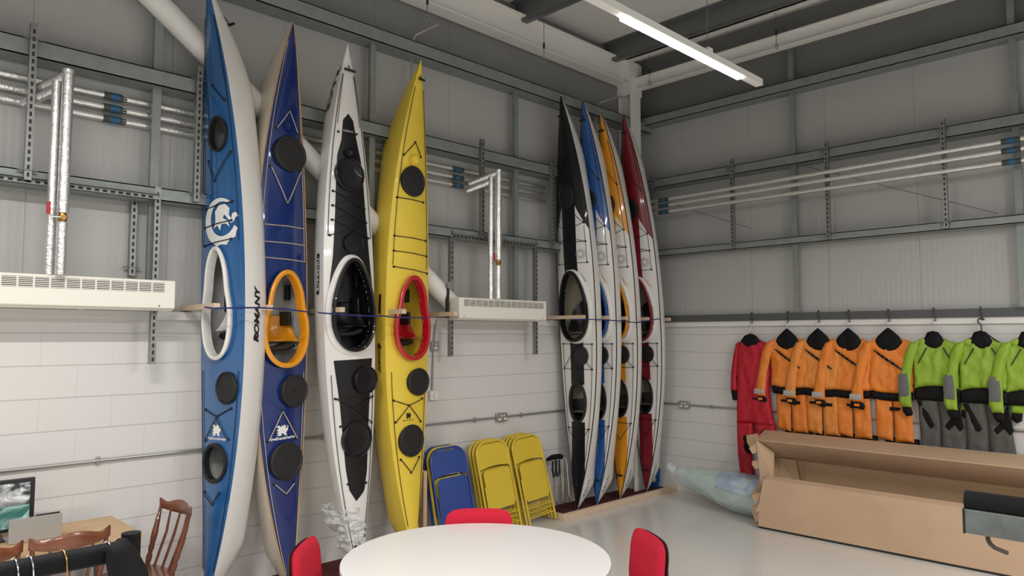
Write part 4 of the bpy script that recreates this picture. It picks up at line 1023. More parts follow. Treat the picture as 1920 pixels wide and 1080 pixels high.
# ------------------------------------------------------------------ furniture
# round table
tc = (-5.40, -2.66); TR = 0.745
def rot_fix(): pass
t = empty('round_table', 'white round table with a laminate top, red chairs round it', 'table', loc=(tc[0], tc[1], 0))
MB().lathe([(0, 0.722), (TR-0.004, 0.722), (TR, 0.726), (TR, 0.746), (TR-0.003, 0.749), (0, 0.75)], 96).build('tabletop', LAM, t, auto=30)
MB().lathe([(TR+0.0015, 0.724), (TR+0.0015, 0.745)], 96).build('edge_band', EDGE, t)
MB().tube([(0, 0, 0.03), (0, 0, 0.72)], 0.04, 20).build('pedestal', CHROME, t)
MB().lathe([(0, 0), (0.34, 0), (0.34, 0.012), (0.05, 0.035), (0, 0.035)], 48).build('base_plate', CHROME, t)
# red office chairs
def red_chair(lab, x, y, ang, first=None):
    if first: 
        c = copy_tree(first, None, (x, y, 0), ang); c['label'] = lab; return c
    t = empty('red_chair', lab, 'chair', 'red upholstered chairs round the table', loc=(x, y, 0)); t.rotation_euler = (0, 0, ang)
    # faces local -y, back at +y
    def pad(w, h0, h1, yf, th, curve):
        mb = MB(); n = 16
        def f(u, v, s):
            a = 2*u-1; b = 2*v-1; rr = 1
            k_ = (abs(a)**5+abs(b)**5)**0.2 if (a or b) else 0
            m_ = max(abs(a), abs(b)); sc = m_/k_ if k_ > 1e-6 else 1
            X = a*sc*w/2; Z = (h0+h1)/2+b*sc*(h1-h0)/2
            e = max(0, 1-m_**6)
            return Vector((X, yf - curve*(X/(w/2))**2 + s*th/2*(e**0.5) + 0.10*(Z-h0)*0.9, Z))
        mb.grid(lambda u, v: f(u, v, -1), n, n); mb.grid(lambda u, v: f(u, v, 1), n, n)
        bmesh.ops.remove_doubles(mb.bm, verts=mb.bm.verts, dist=1e-4)
        return mb
    pad(0.45, 0.47, 0.83, 0.20, 0.06, 0.02).build('backrest', REDF, t, auto=60)
    pad(0.446, 0.47, 0.822, 0.228, 0.035, 0.02).build('back_shell', BLACKP, t, auto=60)
    mb = MB()
    def g(u, v, s):
        a = 2*u-1; b = 2*v-1; m_ = max(abs(a), abs(b)); k_ = (abs(a)**5+abs(b)**5)**0.2 if m_ else 1; sc = m_/k_ if m_ else 1
        return Vector((a*sc*0.235, -0.03+b*sc*0.22, 0.44+s*0.03*max(0, 1-m_**6)**0.5))
    mb.grid(lambda u, v: g(u, v, 1), 14, 14); mb.grid(lambda u, v: g(u, v, -1), 14, 14); bmesh.ops.remove_doubles(mb.bm, verts=mb.bm.verts, dist=1e-4); mb.build('seat', REDF, t, auto=60)
    for sx in (-1, 1):
        MB().tube([(sx*0.2, 0.19, 0.0), (sx*0.215, 0.17, 0.40), (sx*0.20, 0.21, 0.50), (sx*0.17, 0.245, 0.66)], 0.013, 8).build('rear_leg', BLACKP, t)
        MB().tube([(sx*0.22, -0.23, 0.0), (sx*0.205, -0.19, 0.41)], 0.013, 8).build('front_leg', BLACKP, t)
    MB().tube([(-0.21, -0.19, 0.40), (-0.21, 0.17, 0.40), (0.21, 0.17, 0.40), (0.21, -0.19, 0.40)], 0.011, 8, closed=True).build('seat_frame', BLACKP, t)
    return t
rc = red_chair('red upholstered chair behind the round table, in front of the blue folding chairs', -5.40+0.58*0.68, -2.66+0.58*0.73, math.radians(-43))
red_chair('red upholstered chair on the right of the round table, seen side-on', -4.75, -3.12, math.radians(-120.7), rc)
red_chair('red upholstered chair on the left of the round table below the royal blue kayak', -5.93, -2.14, math.radians(44), rc)

# folding chairs
def folding(lab, x, y, m, lean, group, rz=0, dx=0):
    t = empty('folding_chair', lab, 'chair', group); 
    def arch(w, h, r, n=10):
        pts = [(-w/2, 0), (-w/2, h-r)]
        pts += [(-w/2+r-r*math.cos(a), h-r+r*math.sin(a)) for a in [PI/2*i/n for i in range(1, n+1)]]
        pts += [(w/2-r+r*math.sin(a), h-r+r*math.cos(a)) for a in [PI/2*i/n for i in range(0, n+1)]]
        pts += [(w/2, 0)]; return pts
    MB().tube([(a, 0, b+0.01) for a, b in arch(0.43, 0.92, 0.13)], 0.0125, 10).build('front_frame', m, t)
    # pressed back panel inside the arch
    A = [(a*0.96, b+0.005) for a, b in arch(0.43, 0.905, 0.12) if b > 0.7]
    A = [(-0.205, 0.665)] + A + [(0.205, 0.665)] + [(0.205*(1-2*i/8), 0.665+0.022*math.sin(PI*i/8)) for i in range(1, 8)]
    MB().prism(A, -0.004, 0.006, axis='y').build('back_panel', m, t, smooth=False, bevel=0.002)
    def rr(w, z0, z1, r, n=5):
        c = []
        for cx, cz, a0 in ((w/2-r, z1-r, 0), (-w/2+r, z1-r, PI/2), (-w/2+r, z0+r, PI), (w/2-r, z0+r, 1.5*PI)):
            c += [(cx+r*math.cos(a0+PI/2*i/n), cz+r*math.sin(a0+PI/2*i/n)) for i in range(n+1)]
        return c
    MB().prism(rr(0.365, 0.265, 0.655, 0.05), -0.026, -0.012, axis='y').build('seat', m, t, smooth=False, bevel=0.005)
    MB().tube([(-0.195, -0.028, 0.50), (-0.195, -0.028, 0.03), (-0.195, -0.028, 0.015)], 0.0105, 8).build('rear_leg', m, t)
    MB().tube([(0.195, -0.028, 0.50), (0.195, -0.028, 0.03), (0.195, -0.028, 0.015)], 0.0105, 8).build('rear_leg', m, t)
    for z in (0.10, 0.20): MB().tube([(-0.195, -0.028, z), (0.195, -0.028, z)], 0.007, 8).build('cross_bar', m, t)
    MB().tube([(-0.21, 0, 0.15), (0.21, 0, 0.15)], 0.007, 8).build('cross_bar', m, t)
    t.location = (x, y, 0.0)
    t.rotation_euler = (-math.atan2(lean, 0.92), dx, rz)
    return t
def stack(cx, cy, n, cols, labs, group, dx=0, lean=0.20):
    for i in range(n):
        folding(labs[i], cx, cy+i*0.052, cols[i], lean, group, 0, dx)
stack(-3.62, -0.47, 3, (BCH, YCH, BCH), ('blue metal folding chair, front of the leftmost stack', 'yellow metal folding chair sandwiched in the blue stack', 'blue metal folding chair at the back of the leftmost stack'), 'folded chairs leaning left of the stack pair', dx=-0.03)
stack(-3.00, -0.44, 3, (YCH,)*3, ['yellow metal folding chair, %s of the middle stack of three' % s for s in ('front', 'centre', 'back')], 'folded yellow chairs in the middle stack', dx=-0.05)
stack(-2.46, -0.42, 4, (YCH,)*4, ['yellow metal folding chair, %s in the right-hand stack of four' % s for s in ('frontmost', 'second from front', 'third from front', 'rearmost')], 'folded yellow chairs in the right-hand stack', dx=-0.07)
# brown board behind the yellow kayak
o = MB().box(-3.99, -3.95, -0.36, -0.04, 0.0, 0.74).build('brown_board', CARD, None, smooth=False); tag(o, 'narrow brown cardboard slab standing between the yellow kayak and the blue chairs', 'board')

# folded stool with black grips
t = empty('folding_stool', 'folded stool with thin chrome legs and black padded top with straps', 'stool', loc=(-2.02, -0.22, 0.0))
MB().tube([(-0.14, 0, 0.615), (-0.05, 0, 0.632), (0.07, 0, 0.628), (0.11, 0, 0.615)], [0.018, 0.030, 0.030, 0.022], 12).build('padded_seat', FOAMBLK, t)
for i, (a, b, yy) in enumerate(((0.02, 0.05, 0.03), (0.04, 0.10, -0.03), (0.155, 0.17, 0.03), (0.155, 0.205, -0.03))):
    top = [(a, yy, 0.60)] if i < 2 else [(0.10, yy*0.5, 0.615), (0.14, yy, 0.60), (0.155, yy, 0.55)]
    MB().tube(top+[(b, yy, 0.03)], 0.0085, 8).build('leg', CHROME, t)
for a in (-0.06, 0.0): MB().tube([(a-0.02, -0.03, 0.60), (a-0.035, -0.035, 0.50), (a-0.01, -0.035, 0.42), (a+0.02, -0.035, 0.44), (a+0.03, -0.03, 0.60)], 0.007, 6, flat=2.2).build('strap', BLACKP, t)
# blue paddle blade in the corner
P0 = PB(1220, 925, -0.20); 
t = empty('paddle', 'blue paddle blade standing in the corner behind the dark red striped kayak', 'paddle', loc=(-0.13, -0.245, 0.025))
bl = [(-.05, 0.0), (-.08, 0.08), (-.09, 0.20), (-.07, 0.32), (-.03, 0.40), (0.0, 0.44), (.05, 0.36), (.085, .24), (.08, .10), (.045, 0.0), (0, -0.01)]
mb = MB(); puff(mb, bl, lambda u, v, h: Vector((h, -u, v)), 0.012, 0.03, 0.05); mb.build('blade', KBL2, t)
MB().tube([(0.0, 0, 0.40), (0.03, 0.02, 2.05)], 0.015, 12).build('shaft', BLACKP, t)
V, F, _, _ = poly_tris([(-.03, .10), (0.0, .06), (.03, .10), (.02, .15), (-.015, .16)]); mb = MB(); mb.tris([Vector((-0.0135, -u, v)) for u, v in V], F); mb.build('white_mark', DECALW, t, smooth=False)

# pine desk at the left, screen and silver box
t = empty('desk', 'pale oak-topped desk against the left wall', 'desk', loc=(-7.4, -0.43, 0))
MB().box(-0.95, 0.87, -0.315, 0.33, 0.705, 0.73).build('desktop', DESKW, t, smooth=False, bevel=0.003)
for sx in (-0.88, 0.78):
    for sy in (-0.26, 0.27): MB().box(sx-0.02, sx+0.02, sy-0.02, sy+0.02, 0.0, 0.705).build('leg', GALVD, t, smooth=False)
MB().box(-0.86, 0.76, 0.24, 0.26, 0.63, 0.70).build('rail', GALVD, t, smooth=False)
def sea_mat():
    m = mat('sea_picture', (0.05, 0.12, 0.12), 0.25); nt = m.node_tree; b = nt.nodes['Principled BSDF']
    tc_ = nt.nodes.new('ShaderNodeTexCoord'); sp = nt.nodes.new('ShaderNodeSeparateXYZ'); nt.links.new(tc_.outputs['Object'], sp.inputs[0])
    n = nt.nodes.new('ShaderNodeTexNoise'); n.inputs['Scale'].default_value = 7; n.inputs['Detail'].default_value = 8; n.inputs['Distortion'].default_value = 1.6
    mp = nt.nodes.new('ShaderNodeMapping'); mp.inputs['Scale'].default_value = (1, 1, 1.8); nt.links.new(tc_.outputs['Object'], mp.inputs[0]); nt.links.new(mp.outputs[0], n.inputs['Vector'])
    r = nt.nodes.new('ShaderNodeValToRGB'); e = r.color_ramp.elements; e[0].position = 0.45; e[0].color = (0.02, 0.025, 0.03, 1); e[1].position = 0.68; e[1].color = (0.55, 0.55, 0.55, 1)
    nt.links.new(n.outputs['Fac'], r.inputs[0])
    r2 = nt.nodes.new('ShaderNodeValToRGB'); e = r2.color_ramp.elements; e[0].position = 0.4; e[0].color = (0.03, 0.10, 0.085, 1); e[1].position = 0.75; e[1].color = (0.35, 0.5, 0.45, 1)
    nt.links.new(n.outputs['Fac'], r2.inputs[0])
    lt = nt.nodes.new('ShaderNodeMath'); lt.operation = 'LESS_THAN'; lt.inputs[1].default_value = 0.16; nt.links.new(sp.outputs[2], lt.inputs[0])
    mx = nt.nodes.new('ShaderNodeMix'); mx.data_type = 'RGBA'; nt.links.new(lt.outputs[0], mx.inputs[0]); nt.links.new(r.outputs[0], mx.inputs[6]); nt.links.new(r2.outputs[0], mx.inputs[7])
    nt.links.new(mx.outputs[2], b.inputs['Base Color']); nt.links.new(mx.outputs[2], b.inputs['Emission Color']); b.inputs['Emission Strength'].default_value = 0.35
    return m
SEA = sea_mat()
P = PA(63, 985, -0.30); x1 = P.x
t = empty('monitor', 'black-framed screen showing rough green and white sea', 'monitor', loc=(x1-0.27, -0.30, 0.77))
MB().box(-0.31, 0.27, 0.0, 0.03, 0.0, 0.32).build('case', BLACKP, t, smooth=False, bevel=0.004)
MB().box(-0.285, 0.243, -0.002, 0.001, 0.022, 0.295).build('screen', SEA, t, smooth=False)
MB().box(-0.03, 0.03, 0.01, 0.03, -0.03, 0.05).build('stand', BLACKP, t, smooth=False)
MB().box(-0.12, 0.12, -0.08, 0.12, -0.04, -0.03).build('stand_base', BLACKP, t, smooth=False)
A = PA(117, 965, -0.47); B_ = PA(17, 980, -0.47)
t = empty('laptop', 'silver laptop with its lid up, back towards the camera', 'laptop', loc=((A.x+B_.x)/2, -0.47, 0.732)); w_ = (A.x-B_.x)/2
MB().box(-w_, w_, -0.0, 0.012, 0.012, 0.145).build('lid', SILVER, t, smooth=False, bevel=0.002)
MB().box(-w_, w_, 0.0, 0.17, 0.0, 0.014).build('base', SILVER, t, smooth=False, bevel=0.002)
MB().box(-w_+0.14, w_-0.01, 0.012, 0.03, 0.135, 0.152).build('lid_edge', BLACKP, t, smooth=False)

# spindle-back chairs
def spindle(lab, x, y, ang, first=None):
    if first:
        c = copy_tree(first, None, (x, y, 0), ang); c['label'] = lab; return c
    t = empty('spindle_back_chair', lab, 'chair', 'varnished spindle-back chairs', loc=(x, y, 0)); t.rotation_euler = (0, 0, ang); t.scale = (1.0, 0.9, 0.88)
    # faces -y, back at +y
    seat = [(-.20, -.20), (-.10, -.225), (.10, -.225), (.20, -.20), (.225, -.05), (.21, .12), (.14, .195), (0, .21), (-.14, .195), (-.21, .12), (-.225, -.05)]
    mb = MB(); mb.prism(seat, 0.425, 0.455); mb.build('seat', BROWNX, t, smooth=False, bevel=0.010)
    # crest rail
    mb = MB()
    def cr(u, v, s):
        a = 2*u-1; x_ = a*0.215; top = 0.93+0.022*math.exp(-(a/0.45)**2)+0.018*math.exp(-((abs(a)-0.95)/0.12)**2)-0.012*math.exp(-((abs(a)-0.68)/0.18)**2); bot = 0.842+0.018*(a*a)+0.012*abs(a)**4
        z = bot+(top-bot)*v; return Vector((x_, 0.315-0.055*a*a*1.0+s*0.011*(1-abs(2*v-1)**4)*(1-abs(a)**12), z))
    mb.grid(lambda u, v: cr(u, v, -1), 30, 6); mb.grid(lambda u, v: cr(u, v, 1), 30, 6); bmesh.ops.remove_doubles(mb.bm, verts=mb.bm.verts, dist=2e-4); mb.build('crest_rail', BROWNX, t, auto=60)
    for a in (-1, 1):
        p0, p1 = Vector((a*0.165, 0.15, 0.45)), Vector((a*0.195, 0.262, 0.885)); n = 14
        rr_ = [1.25*q_ for q_ in (0.012, 0.016, 0.018, 0.012, 0.017, 0.015, 0.017, 0.019, 0.018, 0.016, 0.015, 0.014, 0.011, 0.010, 0.009)]
        MB().tube([p0.lerp(p1, i/n) for i in range(n+1)], rr_, 10).build('back_post', BROWNW, t)
    for a in (-0.5, 0.0, 0.5):
        MB().tube([(a*0.19, 0.17-0.02*a*a, 0.45), (a*0.21, 0.26, 0.70), (a*0.225, 0.308-0.05*a*a, 0.875)], [0.010, 0.0105, 0.008], 8).build('spindle', BROWNW, t)
    for sx in (-1, 1):
        for sy in (-1, 1):
            MB().tube([(sx*0.15, sy*0.14, 0.43), (sx*0.175, sy*0.165, 0.28), (sx*0.19, sy*0.185, 0.14), (sx*0.20, sy*0.20, 0.0)], [0.014, 0.019, 0.015, 0.011], 10).build('leg', BROWNW, t)
        MB().tube([(sx*0.185, -0.18, 0.18), (sx*0.185, 0.18, 0.18)], 0.009, 8).build('stretcher', BROWNW, t)
    MB().tube([(-0.185, 0, 0.18), (0.185, 0, 0.18)], 0.009, 8).build('stretcher', BROWNW, t)
    return t
sc_ = spindle('spindle-back chair at the right end of the desk, beside the mid-blue kayak', -6.46, -0.48, math.radians(-90+8))
c2 = copy_tree(sc_, None, (-6.96, -0.58, 0), PI+math.radians(2)); c2['label'] = 'spindle-back chair tucked under the desk, its wide top rail in front of the laptop'
c3 = copy_tree(sc_, None, (-7.43, -0.62, 0), PI+math.radians(6)); c3['label'] = 'spindle-back chair at the left edge of the picture, only its top rail end visible'

# black padded clothes rail near the camera
E0 = PD(243, 1010, 1.75); yR = PD(120, 1036, 1.66).y
a = CAM + ray(120, 1053)*(((-4.05)-CAM.y)/ray(120, 1053).y); zR = a.z
b = CAM + ray(218, 1036)*(((-4.05)-CAM.y)/ray(218, 1036).y)
RRAD = 0.021; xE = b.x
t = empty('clothes_rail', 'black foam-covered clothes rail in the lower left foreground', 'rail', loc=(xE, -4.05, 0))
MB().tube([(-1.6, 0, zR), (0.0, 0, zR)], RRAD, 24).build('rail', FOAMBLK, t)
MB().tube([(0.028, 0.0, 0.03), (0.028, 0.0, zR+0.034)], 0.019, 20).build('upright', FOAMBLK, t, auto=30)
MB().tube([(-1.55, 0.0, 0.03), (-1.55, 0.0, zR-0.03)], 0.021, 20).build('upright', FOAMBLK, t, auto=30)
for xx in (0.05, -1.55): MB().tube([(xx, -0.3, 0.02), (xx, 0.3, 0.02)], 0.02, 12).build('foot', FOAMBLK, t)
# black garment bunched on the end
g = [(-.075, .018), (-.03, .04), (.0, .038), (.03, .012), (.055, -.02), (.085, -.06), (.105, -.14), (.12, -.30), (.10, -.55), (-.05, -.58), (-.06, -.30), (-.055, -.16), (-.07, -.11), (-.055, -.08), (-.07, -.03)]
mb = MB(); puff(mb, g, lambda u, v, h: Vector((u, -h, v)), 0.045, 0.015, 0.045, 0.012, 2.0, back=0.2)
o = mb.build('black_garment', NEO, None, auto=70); o.location = (xE+0.008, -4.085, zR+0.006); o.scale = (0.52, 0.6, 0.75); tag(o, 'black garment draped over the right end of the black clothes rail', 'garment')
def hang(lab, px, m, big=False):
    P = CAM + ray(px, 1053)*(((-4.05)-CAM.y)/ray(px, 1053).y)
    pts = [(0.012*0, RRAD*math.cos(a_)+0.0, RRAD*math.sin(a_)+0.002) for a_ in [PI*(0.0+1.15*i/10) for i in range(11)]]
    pts = [(p[0], -p[1]*1.12, p[2]*1.12) for p in pts][::-1]
    t_ = empty('hanger', lab, 'hanger', 'hangers on the black clothes rail', loc=(P.x, -4.05, zR))
    R_ = RRAD*1.14
    hook = [(0.0, -R_*math.cos(a_), R_*math.sin(a_)) for a_ in [PI*1.1-PI*1.2*i/14 for i in range(15)]]
    hook = [(0.008*i/14, p[1], p[2]) for i, p in enumerate(hook)]
    MB().tube([(0, R_*0.9, -0.012)]+hook[0:]+[(0.01, -R_*0.9, -0.03), (0.005, 0.0, -0.055)], 0.0016, 8).build('hook', m, t_)
    MB().tube([(0.005, 0.0, -0.055), (0.15, 0.10, -0.13), (0.155, 0.10, -0.145), (-0.155, -0.10, -0.145), (-0.15, -0.10, -0.13), (0.005, 0.0, -0.055)], 0.0016, 8).build('shoulders', m, t_)
for lab, px, m in (('wire hanger on the black clothes rail, leftmost', 22, CHROME), ('wire hanger on the black clothes rail, second from left', 50, CHROME), ('brown-hooked hanger in the middle of the black clothes rail', 112, BRASS), ('wire hanger on the black clothes rail beside the black garment', 196, CHROME)):
    hang(lab, px, m)

BROWNHOOK = mat('dark_brown_hook_steel', (0.06, 0.048, 0.035), 0.55, metal=0.3)
# galvanised rack arm in the right foreground
P1 = PD(1808, 970, 1.42)
t = empty('rack_arm', 'galvanised steel rack arm with black foam pad and small hooks, right foreground', 'rack', loc=P1); t.rotation_euler = (0, 0, 0)
Ln = 1.3
MB().box(-0.0, 0.034, -Ln, 0.0, -0.030, 0.0165).build('steel_tube', RACKM, t, smooth=False, bevel=0.002)
MB().tube([(0.017, 0.0, 0.031), (0.017, -Ln, 0.031)], 0.019, 24).build('foam_pad', FOAMBLK, t, auto=30)
MB().box(-0.001, 0.035, 0.0, 0.003, -0.031, 0.0165).build('end_cap', DARKHOLE, t, smooth=False)
for yy, flip in ((-0.035, 1), (-0.115, 1)):
    MB().tube([(0.015, yy, -0.029), (0.015, yy, -0.039), (0.013, yy-0.004, -0.046), (0.010, yy-0.012, -0.051), (0.0, yy-0.034, -0.054)] if yy > -0.1 else [(0.015, yy, -0.029), (0.015, yy, -0.054)], 0.0042, 8).build('hook', BROWNHOOK, t)
MB().box(0.0, 0.04, -Ln-0.04, -Ln, -P1.z, 0.2).build('upright', GALV, t, smooth=False)

# ------------------------------------------------------------------ cardboard carton with wrapped boat
t = empty('cardboard_carton', 'long open brown cardboard carton with torn left end, under the hanging suits', 'box', loc=(-0.6, -2.08, 0))
OX, OY = -0.6, -2.08
def slab(pts2, y0, y1, th=0.006, m=CARD, name='panel'):
    """a sheet through successive (x, z) points running along y"""
    mb = MB(); n = len(pts2); A = []; Bq = []
    for i, (x, z) in enumerate(pts2):
        a = Vector(pts2[max(0, i-1)]); b = Vector(pts2[min(n-1, i+1)]); d = (b-a).normalized(); nn = Vector((-d.y, d.x))*th/2
        A.append((x+nn.x, z+nn.y)); Bq.append((x-nn.x, z-nn.y))
    mb.prism([(p[0]-OX, p[1]) for p in A]+[(p[0]-OX, p[1]) for p in reversed(Bq)], y1-OY, y0-OY, axis='y'); return mb.build(name, m, t, smooth=False)
YE = -7.2
mb = MB(); mb.prism([(-2.09, 0.022), (-2.11, 0.25), (-2.17, 0.515), (YE, 0.515), (YE, 0.022)], 0, 0.006, axis='x')
for v in mb.bm.verts: v.co = Vector((v.co.x-0.975-0.05*v.co.z-OX, v.co.y-OY, v.co.z))
mb.build('front_wall', CARD, t, smooth=False)
slab([(-1.0, 0.515), (-0.91, 0.535)], -2.19, YE, name='front_fold')
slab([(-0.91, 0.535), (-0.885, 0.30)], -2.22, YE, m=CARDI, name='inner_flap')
slab([(-0.965, 0.022), (-0.30, 0.022)], -2.03, YE, name='base')
slab([(-0.968, 0.0), (-0.968, 0.022)], -2.10, YE, m=BLACKP, name='floor_shadow_strip')  # black strip put in as the shadow line under the carton's front
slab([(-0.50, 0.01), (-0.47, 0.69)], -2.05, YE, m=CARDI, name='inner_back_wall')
slab([(-0.47, 0.655), (-0.86, 0.885)], -2.03, YE, m=CARD, name='sloping_lid')
slab([(-0.862, 0.888), (-0.20, 0.905)], -2.03, YE, name='top_flap')
slab([(-0.20, 0.905), (-0.20, 0.0)], -1.85, YE, name='rear_wall')
# left end of the lid and inner end flaps
mb = MB(); mb.tris([Vector((-0.862-OX, -2.03-OY, 0.885)), Vector((-0.80-OX, -2.035-OY, 0.45)), Vector((-0.76-OX, -2.16-OY, 0.45)), Vector((-0.70-OX, -2.15-OY, 0.75))], [(0, 1, 2, 3)]); o = mb.build('end_flap', CARD, t, smooth=False); md = o.modifiers.new('s', 'SOLIDIFY'); md.thickness = 0.005
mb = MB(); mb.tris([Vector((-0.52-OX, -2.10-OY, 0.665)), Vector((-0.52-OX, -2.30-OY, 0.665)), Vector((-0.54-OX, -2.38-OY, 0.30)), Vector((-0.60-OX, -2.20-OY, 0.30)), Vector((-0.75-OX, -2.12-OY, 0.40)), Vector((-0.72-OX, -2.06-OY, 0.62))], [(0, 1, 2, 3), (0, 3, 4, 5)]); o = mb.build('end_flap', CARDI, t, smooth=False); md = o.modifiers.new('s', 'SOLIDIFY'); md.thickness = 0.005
mb = MB(); mb.box(-0.005, 0.005, -0.30, -0.295, 0.30, 0.66); o = mb.build('crease', CARDI, t, smooth=False); o.location = (0.09, 0, 0)
# top left return of the top flap
mb = MB(); mb.tris([Vector((-0.862-OX, -2.03-OY, 0.89)), Vector((-0.20-OX, -1.80-OY, 0.905)), Vector((-0.20-OX, -2.03-OY, 0.905))], [(0, 1, 2)]); o = mb.build('top_corner', CARD, t, smooth=False); md = o.modifiers.new('s', 'SOLIDIFY'); md.thickness = 0.005
# torn scraps
for i in range(15):
    z = 0.06+0.45*random.random(); x = -0.98+0.25*random.random(); y = -2.10+0.02*random.random()
    if i > 11: z = (0.86, 0.80, 0.62)[i-12]; x = (-0.86, -0.84, -0.84)[i-12]; y = -2.02
    s_ = random.uniform(0.05, 0.095); r_ = [random.uniform(-0.03, 0.03) for _ in range(12)]
    P_ = [Vector((x+r_[0]-OX, y-0.02-OY, z+s_)), Vector((x+r_[1]-OX, y+s_*1.1-OY, z+s_*0.6+r_[2])), Vector((x+r_[3]-OX, y+s_*1.4+r_[4]-OY, z-s_*0.2)), Vector((x+r_[5]-OX, y+s_*0.5-OY, z-s_)), Vector((x+r_[6]-OX, y-0.02-OY, z-s_*0.6))]
    mb = MB(); mb.tris(P_, [(0, 1, 2), (0, 2, 3), (0, 3, 4)]); o = mb.build('torn_scrap', CARD if i % 3 else CARDI, t, smooth=False); md = o.modifiers.new('s', 'SOLIDIFY'); md.thickness = 0.004
# faint smudge marks
SM = mat('cardboard_smudge', (0.36, 0.24, 0.15), 0.85)
# wrapped boat
t = empty('wrapped_kayak', 'kayak end wrapped in pale green and blue plastic film, sticking out of the cardboard carton', 'kayak', loc=(-0.55, -1.3, 0))
def wr(v):    # centre line and radii, v from tip to carton
    y = -0.84 + (-2.35+0.84)*v; x = -0.50-0.10*v
    z = 0.34-0.12*math.sin(min(1, v*1.2)*PI/2); r1 = 0.07+0.19*min(1, v*2.0)**0.7; r2 = 0.06+0.15*min(1, v*1.9)**0.7
    return x, y, max(z, r2+0.004), r1, r2
def wf(u, v, g=0.0, seed=0, amp=0.012, lim=(0, 1)):
    v2 = lim[0]+(lim[1]-lim[0])*v; x, y, z, r1, r2 = wr(v2); th = 2*PI*u
    n_ = noise.noise(Vector((math.cos(th)*2+seed, math.sin(th)*2, v2*7)))*amp*2+noise.noise(Vector((math.cos(th)*6+seed, math.sin(th)*6, v2*5)))*amp
    c, s_ = math.cos(th), math.sin(th)
    return Vector((x+math.copysign(abs(c)**0.9, c)*(r1*0.85+g+n_)+0.55, y+1.3, max(0.002, z+s_*(r2+g+n_*0.7))))
mb = MB(); mb.grid(lambda u, v: wf(u, v, -0.02, 0, 0.004, (0.10, 1)), 28, 30); mb.build('wrapped_hull', BUBBLE, t, auto=70)
mb = MB(); mb.grid(lambda u, v: wf(u, v, 0.004, 2, 0.010), 44, 70); mb.build('outer_film', FILM, t, auto=70)
mb = MB(); mb.grid(lambda u, v: wf(0.23+0.24*u, v, 0.012, 4, 0.008, (0.42, 1)), 20, 40); mb.build('blue_film', BLUEFILM, t, auto=70)
mb = MB(); x, y, z, r1, r2 = wr(0)
mb.grid(lambda u, v: Vector((x+0.55+math.cos(2*PI*u)*(0.055+0.015*noise.noise(Vector((u*8, v*5, 3)))), y+1.3+0.02+0.10*v, z+math.sin(2*PI*u)*(0.055+0.02*noise.noise(Vector((u*9, v*5, 7))))+0.05*v)), 20, 8); mb.build('film_knot', FILM, t, auto=70)

# ------------------------------------------------------------------ drysuits on the right wall
def GP(y, x=-0.10):
    """garment space: u right, v down from the hook line, h towards the room"""
    return lambda u, v, h: Vector((-h, -u, -v))
ZH = 1.955
def garment(name, lab, cat, group, y, x, parts, z=ZH):
    t = empty(name, lab, cat, group, loc=(x, y, z)); t.scale = (1, {'dry_jacket': 1.2, 'drysuit': 1.25, 'dry_trousers': 1.1}.get(name, 1.04), 1.07)
    for i, (pn, poly, m, th, off, wr_) in enumerate(parts):
        mb = MB(); puff(mb, poly, lambda u, v, h, off=off: Vector((-h-off, -u, -v)), th, 0.017, 0.045, wr_*1.5, i*3.7+y)
        mb.build(pn, m, t, auto=75)
    return t
def mirror(p): return [(-a, b) for a, b in p]
NECK = [(-.115, .035), (-.09, -.02), (-.03, -.085), (0, -.11), (.03, -.085), (.09, -.02), (.115, .035), (.085, .085), (.04, .115), (0, .122), (-.04, .115), (-.085, .085)]
T_OR = [(-.11, .0), (.11, .0), (.20, .045), (.215, .13), (.19, .25), (.18, .40), (.185, .515), (.05, .53), (-.08, .525), (-.18, .51), (-.175, .38), (-.18, .25), (-.205, .13), (-.19, .05)]
SL_L = [(-.13, .02), (-.20, .04), (-.245, .14), (-.275, .30), (-.305, .45), (-.325, .60), (-.30, .625), (-.215, .625), (-.215, .50), (-.20, .36), (-.165, .22), (-.14, .12)]
SL_R = [(.13, .02), (.20, .04), (.245, .14), (.28, .30), (.295, .45), (.30, .60), (.28, .625), (.20, .625), (.20, .50), (.19, .36), (.165, .22), (.14, .12)]
BAND = [(-.175, .50), (-.06, .515), (.06, .52), (.175, .505), (.17, .585), (.05, .60), (-.06, .60), (-.165, .585)]
FLAP = [(-.205, .075), (-.185, .045), (-.11, .0), (-.08, .06), (-.02, .115), (.06, .13), (.14, .20), (.15, .27), (.12, .31), (.06, .26), (-.04, .18), (-.12, .11)]
def or_parts(m, flipcuff=False):
    return [('body', T_OR, m, 0.045, 0.0, 0.014), ('shoulder_flap', FLAP, m, 0.014, 0.040, 0.006), ('flap_zip', [(-.12, .115), (-.11, .108), (-.03, .172), (.07, .252), (.13, .305), (.122, .316), (.06, .268), (-.04, .19)], DECALK, 0.004, 0.064, 0),
            ('neck_gasket', NECK, NEO, 0.03, 0.035, 0.004), ('waistband', BAND, NEO, 0.035, 0.004, 0.004),
            ('sleeve', SL_L, m, 0.030, 0.055, 0.010), ('cuff_tape', [(-.322, .545), (-.225, .545), (-.222, .60), (-.326, .60)], REFL, 0.008, 0.086, 0.002), ('wrist_seal', [(-.30, .62), (-.225, .62), (-.20, .66), (-.215, .70), (-.26, .69), (-.30, .67), (-.36, .67), (-.36, .645), (-.31, .645)], NEO, 0.016, 0.058, 0.002), ('cuff_tab', [(-.29, .64), (-.245, .64), (-.245, .665), (-.29, .665)], m, 0.006, 0.074, 0),
            ('sleeve', SL_R, m, 0.022, -0.024, 0.006), ('wrist_seal', [(.21, .62), (.29, .62), (.29, .68), (.24, .70), (.21, .68)], NEO, 0.014, -0.022, 0.002)]
yc = [PB(x, 640, -0.12).y for x in (1475, 1533, 1590, 1665)]
